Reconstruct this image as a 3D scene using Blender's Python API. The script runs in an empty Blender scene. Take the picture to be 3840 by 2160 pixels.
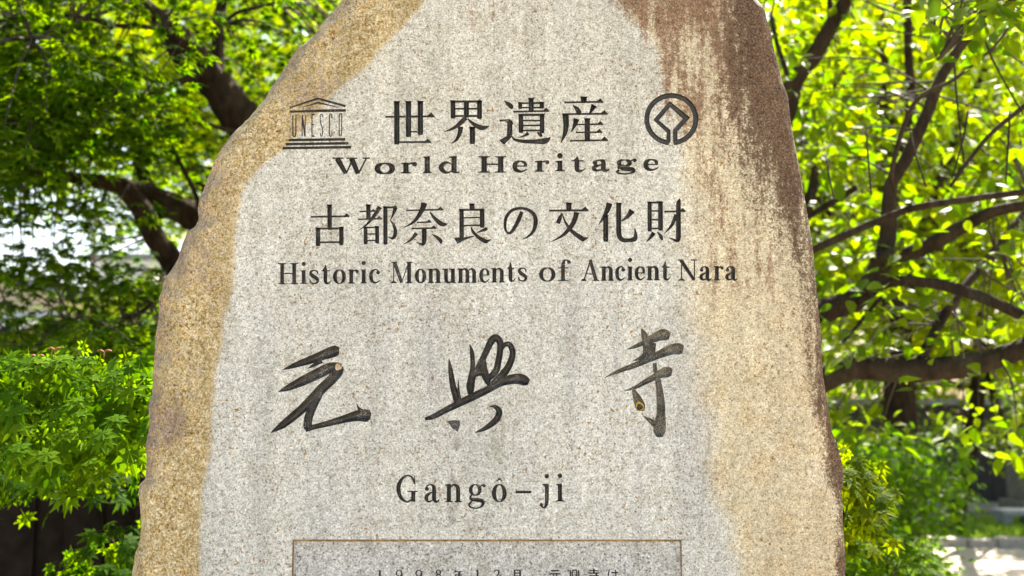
import bpy, bmesh, math, random
import numpy as np
from mathutils import Vector, Matrix
from mathutils.kdtree import KDTree

random.seed(7); rng = np.random.default_rng(11)
sc = bpy.context.scene
col = sc.collection

# ------------------------------------------------------------------ camera
CAM_D, CAM_H, PITCH, LENS = 1.85, 1.45, math.radians(6.3), 35.0
cd = bpy.data.cameras.new('camera'); cam = bpy.data.objects.new('camera', cd); col.objects.link(cam)
cam.location = (0, -CAM_D, CAM_H); cam.rotation_euler = (math.radians(90) + PITCH, 0, 0)
cd.lens = LENS; cd.sensor_width = 36; cd.clip_end = 2000
cd.dof.use_dof = True; cd.dof.focus_distance = CAM_D + 0.02; cd.dof.aperture_fstop = 3.4
sc.camera = cam

# ------------------------------------------------------------------ sky, sun, exposure
SUN_EL, SUN_AZ = 50.0, 32.0           # azimuth measured from +Y (behind the stone) towards +X
w = bpy.data.worlds.new('World'); sc.world = w; w.use_nodes = True
nt = w.node_tree; bg = nt.nodes['Background']
sky = nt.nodes.new('ShaderNodeTexSky'); sky.sky_type = 'NISHITA'; sky.sun_disc = False
sky.sun_elevation = math.radians(SUN_EL); sky.sun_rotation = math.radians(SUN_AZ)
sky.air_density = 1.0; sky.dust_density = 3.5; sky.ozone_density = 0.6
nt.links.new(sky.outputs[0], bg.inputs[0]); bg.inputs[1].default_value = 0.08
sd = bpy.data.lights.new('sun', 'SUN'); sun = bpy.data.objects.new('sun', sd); col.objects.link(sun)
sd.energy = 5.0; sd.angle = math.radians(0.5); sd.color = (1.0, 0.95, 0.86)
_e, _a = math.radians(SUN_EL), math.radians(SUN_AZ)
sdir = Vector((math.sin(_a) * math.cos(_e), math.cos(_a) * math.cos(_e), math.sin(_e)))
sun.rotation_euler = sdir.to_track_quat('Z', 'Y').to_euler(); sun.location = sdir * 30
sc.view_settings.view_transform = 'Standard'; sc.view_settings.look = 'None'
sc.view_settings.exposure = 2.64; sc.view_settings.gamma = 1.0
sc.view_settings.use_white_balance = True; sc.view_settings.white_balance_temperature = 6850   # a camera set for open shade
sc.cycles.use_denoising = True
sc.cycles.max_bounces = 10; sc.cycles.diffuse_bounces = 5; sc.cycles.transmission_bounces = 6

# ------------------------------------------------------------------ picture <-> world helpers
F = 3840 * LENS / 36.0
cp, sp = math.cos(PITCH), math.sin(PITCH)
def ray(px, py):
    dx = (px - 1920) / F; dz = -(py - 1080) / F
    return dx, cp - dz * sp, sp + dz * cp
def U(px, py, d):                      # point seen at px,py (3840 wide) at d metres in front of the camera
    x, y, z = ray(px, py); t = d / y
    return Vector((x * t, -CAM_D + d, CAM_H + z * t))
def Q(x, y, d):                        # the same for a 2576 wide picture
    return U(x * 1.49068, y * 1.49068, d)
def plane(px, py):                     # on the stone's dressed face (y = 0)
    v = U(px, py, CAM_D); return v.x, v.z
def project(co):                       # Nx3 world -> px, py
    v = co - np.array([0, -CAM_D, CAM_H])
    f = v[:, 1] * cp + v[:, 2] * sp; u = -v[:, 1] * sp + v[:, 2] * cp
    f = np.where(np.abs(f) < 1e-6, 1e-6, f)
    return 1920 + F * v[:, 0] / f, 1080 - F * u / f, f
MPP = CAM_D / F

# ------------------------------------------------------------------ numpy noise
def vnoise(x, y, seed=0):
    xi = np.floor(x).astype(np.int64); yi = np.floor(y).astype(np.int64)
    fx = x - xi; fy = y - yi; fx = fx * fx * (3 - 2 * fx); fy = fy * fy * (3 - 2 * fy)
    def h(a, b):
        n = (a * 374761393 + b * 668265263 + seed * 1442695041) & 0xffffffff
        n = ((n ^ (n >> 13)) * 1274126177) & 0xffffffff
        return ((n ^ (n >> 16)) & 0xffff) / 65535.0
    a = h(xi, yi); b = h(xi + 1, yi); c = h(xi, yi + 1); d = h(xi + 1, yi + 1)
    return (a * (1 - fx) + b * fx) * (1 - fy) + (c * (1 - fx) + d * fx) * fy
def fbm(x, y, seed=0, oct=4):
    s = 0; a = 0.5; t = 0
    for k in range(oct):
        s = s + a * vnoise(x * 2 ** k, y * 2 ** k, seed + k * 17); t += a; a *= 0.5
    return s / t
def sstep(a, b, x):
    t = np.clip((x - a) / (b - a), 0, 1); return t * t * (3 - 2 * t)

# ------------------------------------------------------------------ materials
def new_mat(name):
    m = bpy.data.materials.new(name); m.use_nodes = True
    n = m.node_tree; b = n.nodes['Principled BSDF']
    return m, n, b
def N(nt, t, **kw):
    n = nt.nodes.new(t)
    for k, v in kw.items():
        if k in n.inputs.keys(): n.inputs[k].default_value = v
        else: setattr(n, k, v)
    return n
def ramp(nt, stops, src):
    r = nt.nodes.new('ShaderNodeValToRGB'); el = r.color_ramp.elements
    while len(el) < len(stops): el.new(0.5)
    for e, (p, c) in zip(el, stops):
        e.position = p; e.color = c if len(c) == 4 else (*c, 1)
    nt.links.new(src, r.inputs[0]); return r.outputs[0]
def mix(nt, mode, fac, a, b):
    m = nt.nodes.new('ShaderNodeMix'); m.data_type = 'RGBA'; m.blend_type = mode
    for sock, val in ((m.inputs[0], fac), (m.inputs[6], a), (m.inputs[7], b)):
        if hasattr(val, 'is_linked') or isinstance(val, bpy.types.NodeSocket): nt.links.new(val, sock)
        elif isinstance(val, (int, float)): sock.default_value = val
        else: sock.default_value = (*val, 1) if len(val) == 3 else val
    return m.outputs[2]
def noise(nt, scale, detail=2.0, rough=0.5, coord=None, dist=0.0):
    n = N(nt, 'ShaderNodeTexNoise'); n.inputs['Scale'].default_value = scale
    n.inputs['Detail'].default_value = detail; n.inputs['Roughness'].default_value = rough
    n.inputs['Distortion'].default_value = dist
    if coord is not None: nt.links.new(coord, n.inputs['Vector'])
    return n.outputs[0]
def bump(nt, b, h, strength, dist):
    n = N(nt, 'ShaderNodeBump'); n.inputs['Strength'].default_value = strength
    n.inputs['Distance'].default_value = dist
    nt.links.new(h, n.inputs['Height']); nt.links.new(n.outputs[0], b.inputs['Normal'])

def granite(name, grain=1.0, tint=None, flecks=True):
    m, n, b = new_mat(name)
    tc = N(n, 'ShaderNodeTexCoord').outputs['Object']
    g1 = noise(n, 330, 3, 0.7, tc); g2 = noise(n, 250, 2, 0.5, tc, 0.6)
    def math_(op, x, y):
        q = N(n, 'ShaderNodeMath', operation=op)
        for i_, v_ in enumerate((x, y)):
            if isinstance(v_, (int, float)): q.inputs[i_].default_value = v_
            else: n.links.new(v_, q.inputs[i_])
        return q.outputs[0]
    if tint is None:
        at = N(n, 'ShaderNodeAttribute'); at.attribute_name = 'tint'; c = at.outputs['Color']
        mk = N(n, 'ShaderNodeAttribute'); mk.attribute_name = 'masks'; sp_ = N(n, 'ShaderNodeSeparateColor'); n.links.new(mk.outputs['Color'], sp_.inputs[0])
        mp = N(n, 'ShaderNodeMapping'); n.links.new(tc, mp.inputs[0]); mp.inputs['Scale'].default_value = (1, 1, 0.16)
        st = noise(n, 46, 4, 0.6, mp.outputs[0]); md = noise(n, 70, 4, 0.65, tc); gr = noise(n, 240, 2, 0.6, tc)
        def eat(mask, kst, kmd, kgr, lo, hi):
            t = math_('ADD', mask, math_('MULTIPLY', math_('SUBTRACT', st, .5), kst))
            t = math_('ADD', t, math_('MULTIPLY', math_('SUBTRACT', md, .5), kmd)); t = math_('ADD', t, math_('MULTIPLY', math_('SUBTRACT', gr, .5), kgr))
            t = ramp(n, [(lo, (0,) * 3), (hi, (1,) * 3)], t)
            return math_('MULTIPLY', t, ramp(n, [(0.10, (0,) * 3), (0.38, (1,) * 3)], mask))
        brn = ramp(n, [(0.30, (0.10, 0.064, 0.045)), (0.5, (0.185, 0.120, 0.078)), (0.7, (0.30, 0.20, 0.11))], gr)
        drk = ramp(n, [(0.30, (0.050, 0.033, 0.022)), (0.5, (0.094, 0.062, 0.039)), (0.72, (0.20, 0.135, 0.08))], gr)
        och = mix(n, 'MIX', ramp(n, [(0.42, (0,) * 3), (0.62, (1,) * 3)], md), (0.325, 0.252, 0.118), (0.41, 0.358, 0.228))
        och = mix(n, 'MULTIPLY', 0.8, och, ramp(n, [(0.30, (0.50, 0.44, 0.36)), (0.5, (1.0,) * 3), (0.70, (1.45, 1.5, 1.6))], gr))
        c = mix(n, 'MIX', eat(sp_.outputs[0], 0.3, .9, 1.5, .30, .66), c, och)
        c = mix(n, 'MIX', eat(mk.outputs['Alpha'], 0.3, 1.6, 1.6, .40, .85), c, mix(n, 'MULTIPLY', 1.0, ramp(n, [(0.3, (0.13, 0.105, 0.08)), (0.7, (0.30, 0.25, 0.20))], gr), (1.0, 0.95, 0.9)))
        c = mix(n, 'MIX', eat(sp_.outputs[1], 3.6, 2.0, 2.4, .34, 1.05), c, brn)
        c = mix(n, 'MIX', eat(sp_.outputs[2], 2.2, 2.2, 2.6, .26, 1.12), c, drk)
    else:
        c = N(n, 'ShaderNodeRGB'); c.outputs[0].default_value = (*tint, 1); c = c.outputs[0]
    ma = noise(n, 95, 3, 0.6, tc, 0.3); mb_ = noise(n, 24, 4, 0.65, tc)
    mpv = N(n, 'ShaderNodeMapping'); n.links.new(tc, mpv.inputs[0]); mpv.inputs['Scale'].default_value = (1, 1, 0.12); mc = noise(n, 17, 4, 0.6, mpv.outputs[0])
    c = mix(n, 'MULTIPLY', 1.0, c, ramp(n, [(0.32, (0.74, 0.735, 0.70)), (0.5, (1.0,) * 3), (0.68, (1.18, 1.18, 1.19))], ma))
    c = mix(n, 'MULTIPLY', 0.8, c, ramp(n, [(0.32, (0.84, 0.825, 0.77)), (0.5, (1.0,) * 3), (0.68, (1.12, 1.12, 1.13))], mb_))
    c = mix(n, 'MULTIPLY', 0.7 if tint is None else 0.2, c, ramp(n, [(0.35, (0.80, 0.80, 0.79)), (0.5, (1.0,) * 3), (0.65, (1.14,) * 3)], mc))
    c = mix(n, 'MULTIPLY', 1.0, c, ramp(n, [(0.28, (0.42,) * 3), (0.45, (0.90,) * 3), (0.56, (1.10,) * 3), (0.70, (1.65, 1.65, 1.62))], g1))
    c = mix(n, 'MULTIPLY', grain, c, ramp(n, [(0.0, (1,) * 3), (0.56, (1,) * 3), (0.65, (0.36, 0.37, 0.37)), (1, (0.25,) * 3)], g2))
    v = N(n, 'ShaderNodeTexVoronoi'); v.inputs['Scale'].default_value = 300; n.links.new(tc, v.inputs['Vector'])
    c = mix(n, 'MULTIPLY', 0.6, c, ramp(n, [(0.0, (0.72, 0.70, 0.66)), (0.5, (1.0,) * 3), (1.0, (1.25,) * 3)], v.outputs['Color']))
    if flecks:
        g3 = noise(n, 125, 3, 0.65, tc, 0.4); g4 = noise(n, 9, 3, 0.6, tc)
        f1 = ramp(n, [(0.585, (0,) * 3), (0.645, (1,) * 3)], g3)
        f2 = ramp(n, [(0.42, (0.15,) * 3), (0.58, (1,) * 3)], g4)
        k = mix(n, 'MULTIPLY', 1.0, f1, f2)
        c = mix(n, 'MIX', k, c, mix(n, 'MULTIPLY', 1.0, c, (0.62, 0.38, 0.17)))
    n.links.new(c, b.inputs['Base Color']); b.inputs['Roughness'].default_value = 0.88
    b.inputs['Specular IOR Level'].default_value = 0.2
    bump(n, b, mix(n, 'ADD', 1.0, g1, g2), 0.4, 0.002)
    return m
M_STONE = granite('weathered_granite', 0.7)
M_PANEL = granite('polished_granite', 1.0, (0.355, 0.365, 0.352), False)

def paint(name, lo, hi, stone=(0.36, 0.345, 0.31)):
    m, n, b = new_mat(name)
    tc = N(n, 'ShaderNodeTexCoord').outputs['Object']
    a = noise(n, 520, 2, 0.6, tc); c2 = noise(n, 40, 2, 0.5, tc)
    s = mix(n, 'MULTIPLY', 1.0, a, ramp(n, [(0.3, (0.85,) * 3), (0.7, (1.14,) * 3)], c2))
    k = ramp(n, [(lo, (0,) * 3), (hi, (1,) * 3)], s)
    d = ramp(n, [(0.3, (0.012, 0.0115, 0.010)), (0.7, (0.042, 0.040, 0.034))], noise(n, 90, 3, 0.6, tc))
    n.links.new(mix(n, 'MIX', k, d, stone), b.inputs['Base Color'])
    b.inputs['Roughness'].default_value = 0.45; b.inputs['Specular IOR Level'].default_value = 0.42
    bump(n, b, a, 0.5, 0.002)
    return m
M_PAINT = paint('dark_letter_paint', 0.64, 0.74)
M_PAINT2 = paint('flaking_letter_paint', 0.61, 0.72)
M_WORN = paint('worn_letter_paint', 0.45, 0.60, (0.24, 0.225, 0.175))
M_LPANEL = paint('panel_letter_paint', 0.72, 0.85)
def plain(name, colr, rough=0.8, sc_=30.0, var=0.25, bmp=0.2, bd=0.005):
    m, n, b = new_mat(name)
    tc = N(n, 'ShaderNodeTexCoord').outputs['Object']
    nz = noise(n, sc_, 4, 0.6, tc)
    c = ramp(n, [(0.3, tuple(x * (1 - var) for x in colr)), (0.7, tuple(min(1, x * (1 + var)) for x in colr))], nz)
    n.links.new(c, b.inputs['Base Color']); b.inputs['Roughness'].default_value = rough
    if bmp: bump(n, b, nz, bmp, bd)
    return m
M_RUST = plain('ochre_edge_stain', (0.19, 0.13, 0.058), 0.9, 90, .6)

def bark(name, c1, c2, band=False):
    m, n, b = new_mat(name)
    tc = N(n, 'ShaderNodeTexCoord').outputs['Object']
    mp = N(n, 'ShaderNodeMapping'); n.links.new(tc, mp.inputs[0]); mp.inputs['Scale'].default_value = (1, 1, 0.35)
    a = noise(n, 22, 5, 0.65, mp.outputs[0]); k = noise(n, 4, 3, 0.6, tc)
    c = ramp(n, [(0.3, c1), (0.68, c2)], a)
    c = mix(n, 'MIX', ramp(n, [(0.58, (0,) * 3), (0.70, (0.4,) * 3)], k), c, (0.06, 0.06, 0.034))
    n.links.new(c, b.inputs['Base Color']); b.inputs['Roughness'].default_value = 0.95; b.inputs['Specular IOR Level'].default_value = 0.08
    bump(n, b, a, 0.9, 0.03)
    return m
M_BARK = bark('maple_bark', (0.009, 0.006, 0.0035), (0.034, 0.023, 0.012))
M_BARK2 = bark('cherry_bark', (0.013, 0.009, 0.0055), (0.046, 0.033, 0.020))
M_TWIG = plain('twig_bark', (0.028, 0.019, 0.010), 0.9, 40)

def leafmat(name, dark, light, trans1, trans2, rough=0.42, tw=0.5, spec=0.35):
    m = bpy.data.materials.new(name); m.use_nodes = True; n = m.node_tree
    b = n.nodes['Principled BSDF']; out = n.nodes['Material Output']
    at = N(n, 'ShaderNodeAttribute'); at.attribute_name = 'var'
    oi = N(n, 'ShaderNodeObjectInfo')
    ad = N(n, 'ShaderNodeMath', operation='ADD'); n.links.new(at.outputs['Fac'], ad.inputs[0]); n.links.new(oi.outputs['Random'], ad.inputs[1])
    fr = N(n, 'ShaderNodeMath', operation='FRACT'); n.links.new(ad.outputs[0], fr.inputs[0])
    c = ramp(n, [(0.0, dark), (1.0, light)], fr.outputs[0])
    t = ramp(n, [(0.0, trans1), (1.0, trans2)], fr.outputs[0])
    n.links.new(c, b.inputs['Base Color']); b.inputs['Roughness'].default_value = rough
    b.inputs['Specular IOR Level'].default_value = spec
    tr = N(n, 'ShaderNodeBsdfTranslucent'); n.links.new(t, tr.inputs['Color'])
    mx = N(n, 'ShaderNodeMixShader'); mx.inputs[0].default_value = tw
    n.links.new(b.outputs[0], mx.inputs[1]); n.links.new(tr.outputs[0], mx.inputs[2])
    n.links.new(mx.outputs[0], out.inputs['Surface'])
    return m
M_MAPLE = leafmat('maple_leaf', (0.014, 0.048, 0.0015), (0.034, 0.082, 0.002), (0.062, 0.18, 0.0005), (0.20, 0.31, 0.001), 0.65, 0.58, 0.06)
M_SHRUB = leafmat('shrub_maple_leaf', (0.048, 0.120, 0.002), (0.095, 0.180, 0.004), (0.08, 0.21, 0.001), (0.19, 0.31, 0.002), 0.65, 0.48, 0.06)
M_MAPLE_Y = leafmat('young_maple_leaf', (0.05, 0.095, 0.002), (0.09, 0.14, 0.003), (0.15, 0.26, 0.0005), (0.33, 0.37, 0.001), 0.65, 0.62, 0.06)
M_CHERRY = leafmat('cherry_leaf', (0.026, 0.055, 0.002), (0.060, 0.092, 0.004), (0.078, 0.18, 0.0005), (0.21, 0.29, 0.001), 0.5, 0.58, 0.12)
M_BUSH = leafmat('bush_leaf', (0.022, 0.065, 0.002), (0.05, 0.105, 0.004), (0.06, 0.17, 0.001), (0.13, 0.24, 0.001), 0.6, 0.5, 0.1)
M_SAMARA = plain('red_samara', (0.32, 0.10, 0.035), 0.6, 60)

# ------------------------------------------------------------------ object helpers
def mesh_obj(name, verts, faces, mat, parent=None, smooth=False, mats=None, midx=None):
    me = bpy.data.meshes.new(name); me.from_pydata([tuple(v) for v in verts], [], faces)
    for m in (mats or [mat]): me.materials.append(m)
    if midx is not None: me.polygons.foreach_set('material_index', midx)
    if smooth: me.polygons.foreach_set('use_smooth', [True] * len(me.polygons))
    me.update()
    o = bpy.data.objects.new(name, me); col.objects.link(o)
    if parent is not None: o.parent = parent
    return o
def tag(o, label=None, cat=None, group=None, kind=None):
    if label: o['label'] = label
    if cat: o['category'] = cat
    if group: o['group'] = group
    if kind: o['kind'] = kind
    return o
def empty(name, loc=(0, 0, 0)):
    o = bpy.data.objects.new(name, None); o.empty_display_size = 0.1; o.location = loc; col.objects.link(o); return o
class MB:
    def __init__(s): s.v = []; s.f = []
    def box(s, x0, x1, y0, y1, z0, z1, bev=0.0):
        i = len(s.v)
        if bev <= 0:
            s.v += [(x, y, z) for z in (z0, z1) for y in (y0, y1) for x in (x0, x1)]
            s.f += [[i + k for k in q] for q in ((0, 2, 3, 1), (4, 5, 7, 6), (0, 1, 5, 4), (2, 6, 7, 3), (0, 4, 6, 2), (1, 3, 7, 5))]
        else:
            bm = bmesh.new(); bmesh.ops.create_cube(bm, size=1.0)
            for v in bm.verts: v.co = Vector(((x0 + x1) / 2 + v.co.x * (x1 - x0), (y0 + y1) / 2 + v.co.y * (y1 - y0), (z0 + z1) / 2 + v.co.z * (z1 - z0)))
            bmesh.ops.bevel(bm, geom=bm.edges[:], offset=bev, segments=2, affect='EDGES', profile=0.6)
            s.v += [v.co.copy() for v in bm.verts]; s.f += [[i + v.index for v in f.verts] for f in bm.faces]; bm.free()
        return s
    def tube(s, pts, radii, sides=8, sub=4, wob=0.0, cap=True):
        P, R = catmull(pts, radii, sub); n = len(P); base = len(s.v)
        T = [(P[min(i + 1, n - 1)] - P[max(i - 1, 0)]).normalized() for i in range(n)]
        a = T[0].orthogonal().normalized()
        for i in range(n):
            a = (a - T[i] * a.dot(T[i])).normalized(); b_ = T[i].cross(a)
            for k in range(sides):
                th = 2 * math.pi * k / sides
                r = R[i] * (1 + wob * (random.random() - 0.5) * 2)
                s.v.append(P[i] + (a * math.cos(th) + b_ * math.sin(th)) * r)
        for i in range(n - 1):
            for k in range(sides):
                k2 = (k + 1) % sides
                s.f.append([base + i * sides + k, base + i * sides + k2, base + (i + 1) * sides + k2, base + (i + 1) * sides + k])
        if cap:
            s.f.append([base + k for k in range(sides)][::-1]); s.f.append([base + (n - 1) * sides + k for k in range(sides)])
        return s
    def build(s, name, mat, parent=None, smooth=False): return mesh_obj(name, s.v, s.f, mat, parent, smooth)
def catmull(pts, rad, sub):
    pts = [Vector(p) for p in pts]; n = len(pts); P = []; R = []
    if n == 2: 
        for k in range(sub + 1):
            t = k / sub; P.append(pts[0].lerp(pts[1], t)); R.append(rad[0] * (1 - t) + rad[1] * t)
        return P, R
    for i in range(n - 1):
        p0, p1, p2, p3 = pts[max(i - 1, 0)], pts[i], pts[i + 1], pts[min(i + 2, n - 1)]
        for k in range(sub):
            t = k / sub
            P.append(0.5 * ((2 * p1) + (p2 - p0) * t + (2 * p0 - 5 * p1 + 4 * p2 - p3) * t * t + (3 * p1 - p0 - 3 * p2 + p3) * t ** 3))
            R.append(rad[i] * (1 - t) + rad[i + 1] * t)
    P.append(pts[-1]); R.append(rad[-1]); return P, R

# =====================================================================================
#  THE GROUND
# =====================================================================================
def ground_mat():
    m, n, b = new_mat('sandy_gravel')
    tc = N(n, 'ShaderNodeTexCoord').outputs['Object']
    a = noise(n, 90, 4, 0.7, tc); k = noise(n, 1.2, 4, 0.6, tc)
    c = ramp(n, [(0.3, (0.24, 0.20, 0.155)), (0.7, (0.46, 0.40, 0.32))], a)
    c = mix(n, 'MULTIPLY', 0.5, c, ramp(n, [(0.3, (0.7, 0.68, 0.64)), (0.7, (1.1,) * 3)], k))
    n.links.new(c, b.inputs['Base Color']); b.inputs['Roughness'].default_value = 0.95
    bump(n, b, a, 0.6, 0.01); return m
gv = []; gf = []
xs = np.concatenate([[-600, -120, -40], np.linspace(-20, 20, 41), [40, 120, 600]]); ys = np.concatenate([[-600, -120, -30], np.linspace(-12, 30, 43), [60, 150, 600]])
for j, y in enumerate(ys):
    for i, x in enumerate(xs): gv.append((x, y, 0.02 * (float(vnoise(np.array([x * .7]), np.array([y * .7]))[0]) - 0.5)))
nx = len(xs)
for j in range(len(ys) - 1):
    for i in range(nx - 1): a = j * nx + i; gf.append((a, a + 1, a + 1 + nx, a + nx))
tag(mesh_obj('ground', gv, gf, ground_mat(), smooth=True), 'pale sandy gravel ground around the stone', 'ground', kind='structure')

# =====================================================================================
#  THE STONE
# =====================================================================================
OUT_L = [(1260,0),(1222,48),(1173,101),(1120,155),(1086,208),(1048,261),(1014,314),(990,353),(942,401),(913,440),(859,502),(835,536),(806,585),(782,643),(763,700),(748,736),(742,767),(746,809),(732,835),(704,855),(685,897),(670,954),(652,985),(618,1036),(608,1062),(610,1078),(596,1109),(597,1155),(592,1207),(583,1259),(582,1300),(577,1337),(576,1388),(572,1450),(570,1479),(556,1526),(560,1573),(557,1620),(544,1678),(550,1725),(547,1778),(543,1806),(523,1825),(519,1851),(526,1930),(529,1966),(526,2024),(518,2061),(507,2082),(500,2134),(496,2160),(470,2400),(440,2900),(400,3600)]
OUT_R = [(2850,0),(2867,24),(2874,58),(2888,97),(2900,169),(2920,242),(2934,300),(2954,348),(2963,435),(2978,522),(2992,594),(3002,652),(3011,700),(3022,767),(3035,840),(3048,923),(3055,1021),(3066,1130),(3076,1218),(3080,1295),(3084,1388),(3098,1484),(3111,1563),(3119,1620),(3140,1667),(3151,1715),(3161,1757),(3162,1804),(3155,1862),(3161,1904),(3160,1966),(3166,2035),(3171,2108),(3169,2160),(3200,2400),(3250,2900),(3280,3600)]
TOP_L = [(1930,-352),(1800,-345),(1650,-305),(1500,-225),(1400,-135),(1320,-65)]
TOP_R = [(2130,-352),(2300,-335),(2480,-285),(2640,-200),(2760,-110),(2820,-45)]
def edge(tab):
    z = []; x = []
    for px, py in tab: a, b = plane(px, py); x.append(a); z.append(b)
    o = np.argsort(z); return np.array(z)[o], np.array(x)[o]
zl, xl = edge(TOP_L + OUT_L); zr, xr = edge(TOP_R + OUT_R)
ztop = min(zl[-1], zr[-1]) - 1e-4
zvis = plane(1920, 2200)[1]
zrows = np.concatenate([np.linspace(-0.12, zvis, 50, endpoint=False), np.linspace(zvis, ztop, 330)])
NF, NS, NB = 340, 22, 40
uf = np.linspace(0, 1, NF); uf = 0.5 - 0.5 * np.cos(math.pi * uf) * (0.35) - (0.5 - uf) * 0.65 + 0.0
uf = (uf - uf[0]) / (uf[-1] - uf[0])
BOUND_L = [(1599,0),(1492,121),(1420,188),(1367,256),(1299,309),(1241,357),(1183,435),(1110,507),(1057,565),(1000,604),(932,667),(908,700),(893,793),(884,907),(877,1031),(861,1135),(833,1228),(825,1311),(807,1450),(799,1494),(786,1694),(762,1835),(754,1977),(744,2160),(730,3600)]
bl_y = np.array([p[1] for p in BOUND_L], float); bl_x = np.array([p[0] for p in BOUND_L], float)
sv = []; THK = 0.30
for zi, z in enumerate(zrows):
    a = np.interp(z, zl, xl); b = np.interp(z, zr, xr); wd = b - a
    tk = THK * min(1.0, 0.35 + 2.2 * max(0.0, ztop - z)) 
    xf = a + wd * uf
    # front face: flat where dressed, rounded and broken towards the rim
    dl = xf - a; dr = b - xf
    zz = np.full_like(xf, z)
    px, py, _ = project(np.stack([xf, np.zeros_like(xf), zz], 1))
    rimL = np.clip((np.interp(py, bl_y, bl_x) - px) * MPP, 0, 0.3)      # metres outside the dressed face
    y = 0.10 * rimL ** 1.35 * (0.6 + 0.8 * fbm(xf * 9, zz * 9, 3)) 
    y = y + sstep(0.0, 0.05, rimL) * 0.006 * (fbm(xf * 38, zz * 38, 5) - 0.5) 
    bw = 0.012 + 0.055 * np.clip(fbm(np.zeros_like(xf) + 1, zz * 11, 8) - .25, 0, 1)          # bevel width, left
    q = np.clip(1 - dl / bw, 0, 1); y = y + q ** 1.5 * (0.012 + 0.055 * np.abs(2 * fbm(xf * 16, zz * 16, 9) - 1) + 0.02 * fbm(xf * 45, zz * 45, 10))
    chip = np.exp(-((z - plane(3100, 1745)[1]) / 0.055) ** 2) * 0.055 + 0.006 + 0.018 * float(fbm(np.array([0.3]), np.array([z * 7]), 31)[0])
    q = np.clip(1 - dr / (chip), 0, 1); y = y + q ** 1.3 * (0.35 * chip + 0.02 * fbm(xf * 30, zz * 30, 12))
    td = ztop - z; 
    if td < 0.05: y = y + (1 - td / 0.05) ** 2 * 0.05
    xf = xf * (1 + y / CAM_D); a, b = xf[0], xf[-1]
    for i in range(NF): sv.append((xf[i], y[i], z))
    ye0, ye1 = y[-1], tk
    for k in range(1, NS + 1):
        t = k / (NS + 1); yy = ye0 + (ye1 - ye0) * t
        n1 = float(fbm(np.array([yy * 14]), np.array([z * 14]), 21)[0]) - 0.5
        sv.append((b - 0.05 * t ** 1.5 + 0.012 * n1 * math.sin(math.pi * t), yy, z))
    for k in range(NB):
        t = k / (NB - 1); xx = (b - 0.05) + (a + 0.05 - b + 0.05) * t
        sv.append((xx, tk + 0.03 * math.sin(math.pi * t) + 0.015 * (random.random() - .5) * 0.3, z))
    ye0 = y[0]
    for k in range(NS, 0, -1):
        t = k / (NS + 1); yy = ye0 + (ye1 - ye0) * t
        n1 = float(fbm(np.array([yy * 14]), np.array([z * 14]), 25)[0]) - 0.5
        sv.append((a + 0.05 * t ** 1.5 + 0.012 * n1 * math.sin(math.pi * t), yy, z))
LN = NF + NS * 2 + NB; NR = len(zrows); sf = []
for r in range(NR - 1):
    for k in range(LN):
        k2 = (k + 1) % LN; sf.append((r * LN + k, r * LN + k2, (r + 1) * LN + k2, (r + 1) * LN + k))
def cap(r, flip):
    c = len(sv); v = np.mean(np.array(sv[r * LN:(r + 1) * LN]), axis=0); sv.append(tuple(v))
    for k in range(LN):
        k2 = (k + 1) % LN; f = (r * LN + k, r * LN + k2, c); sf.append(f if not flip else f[::-1])
cap(NR - 1, False); cap(0, True)
raw = mesh_obj('raw_stone', sv, sf, M_STONE)

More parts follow.
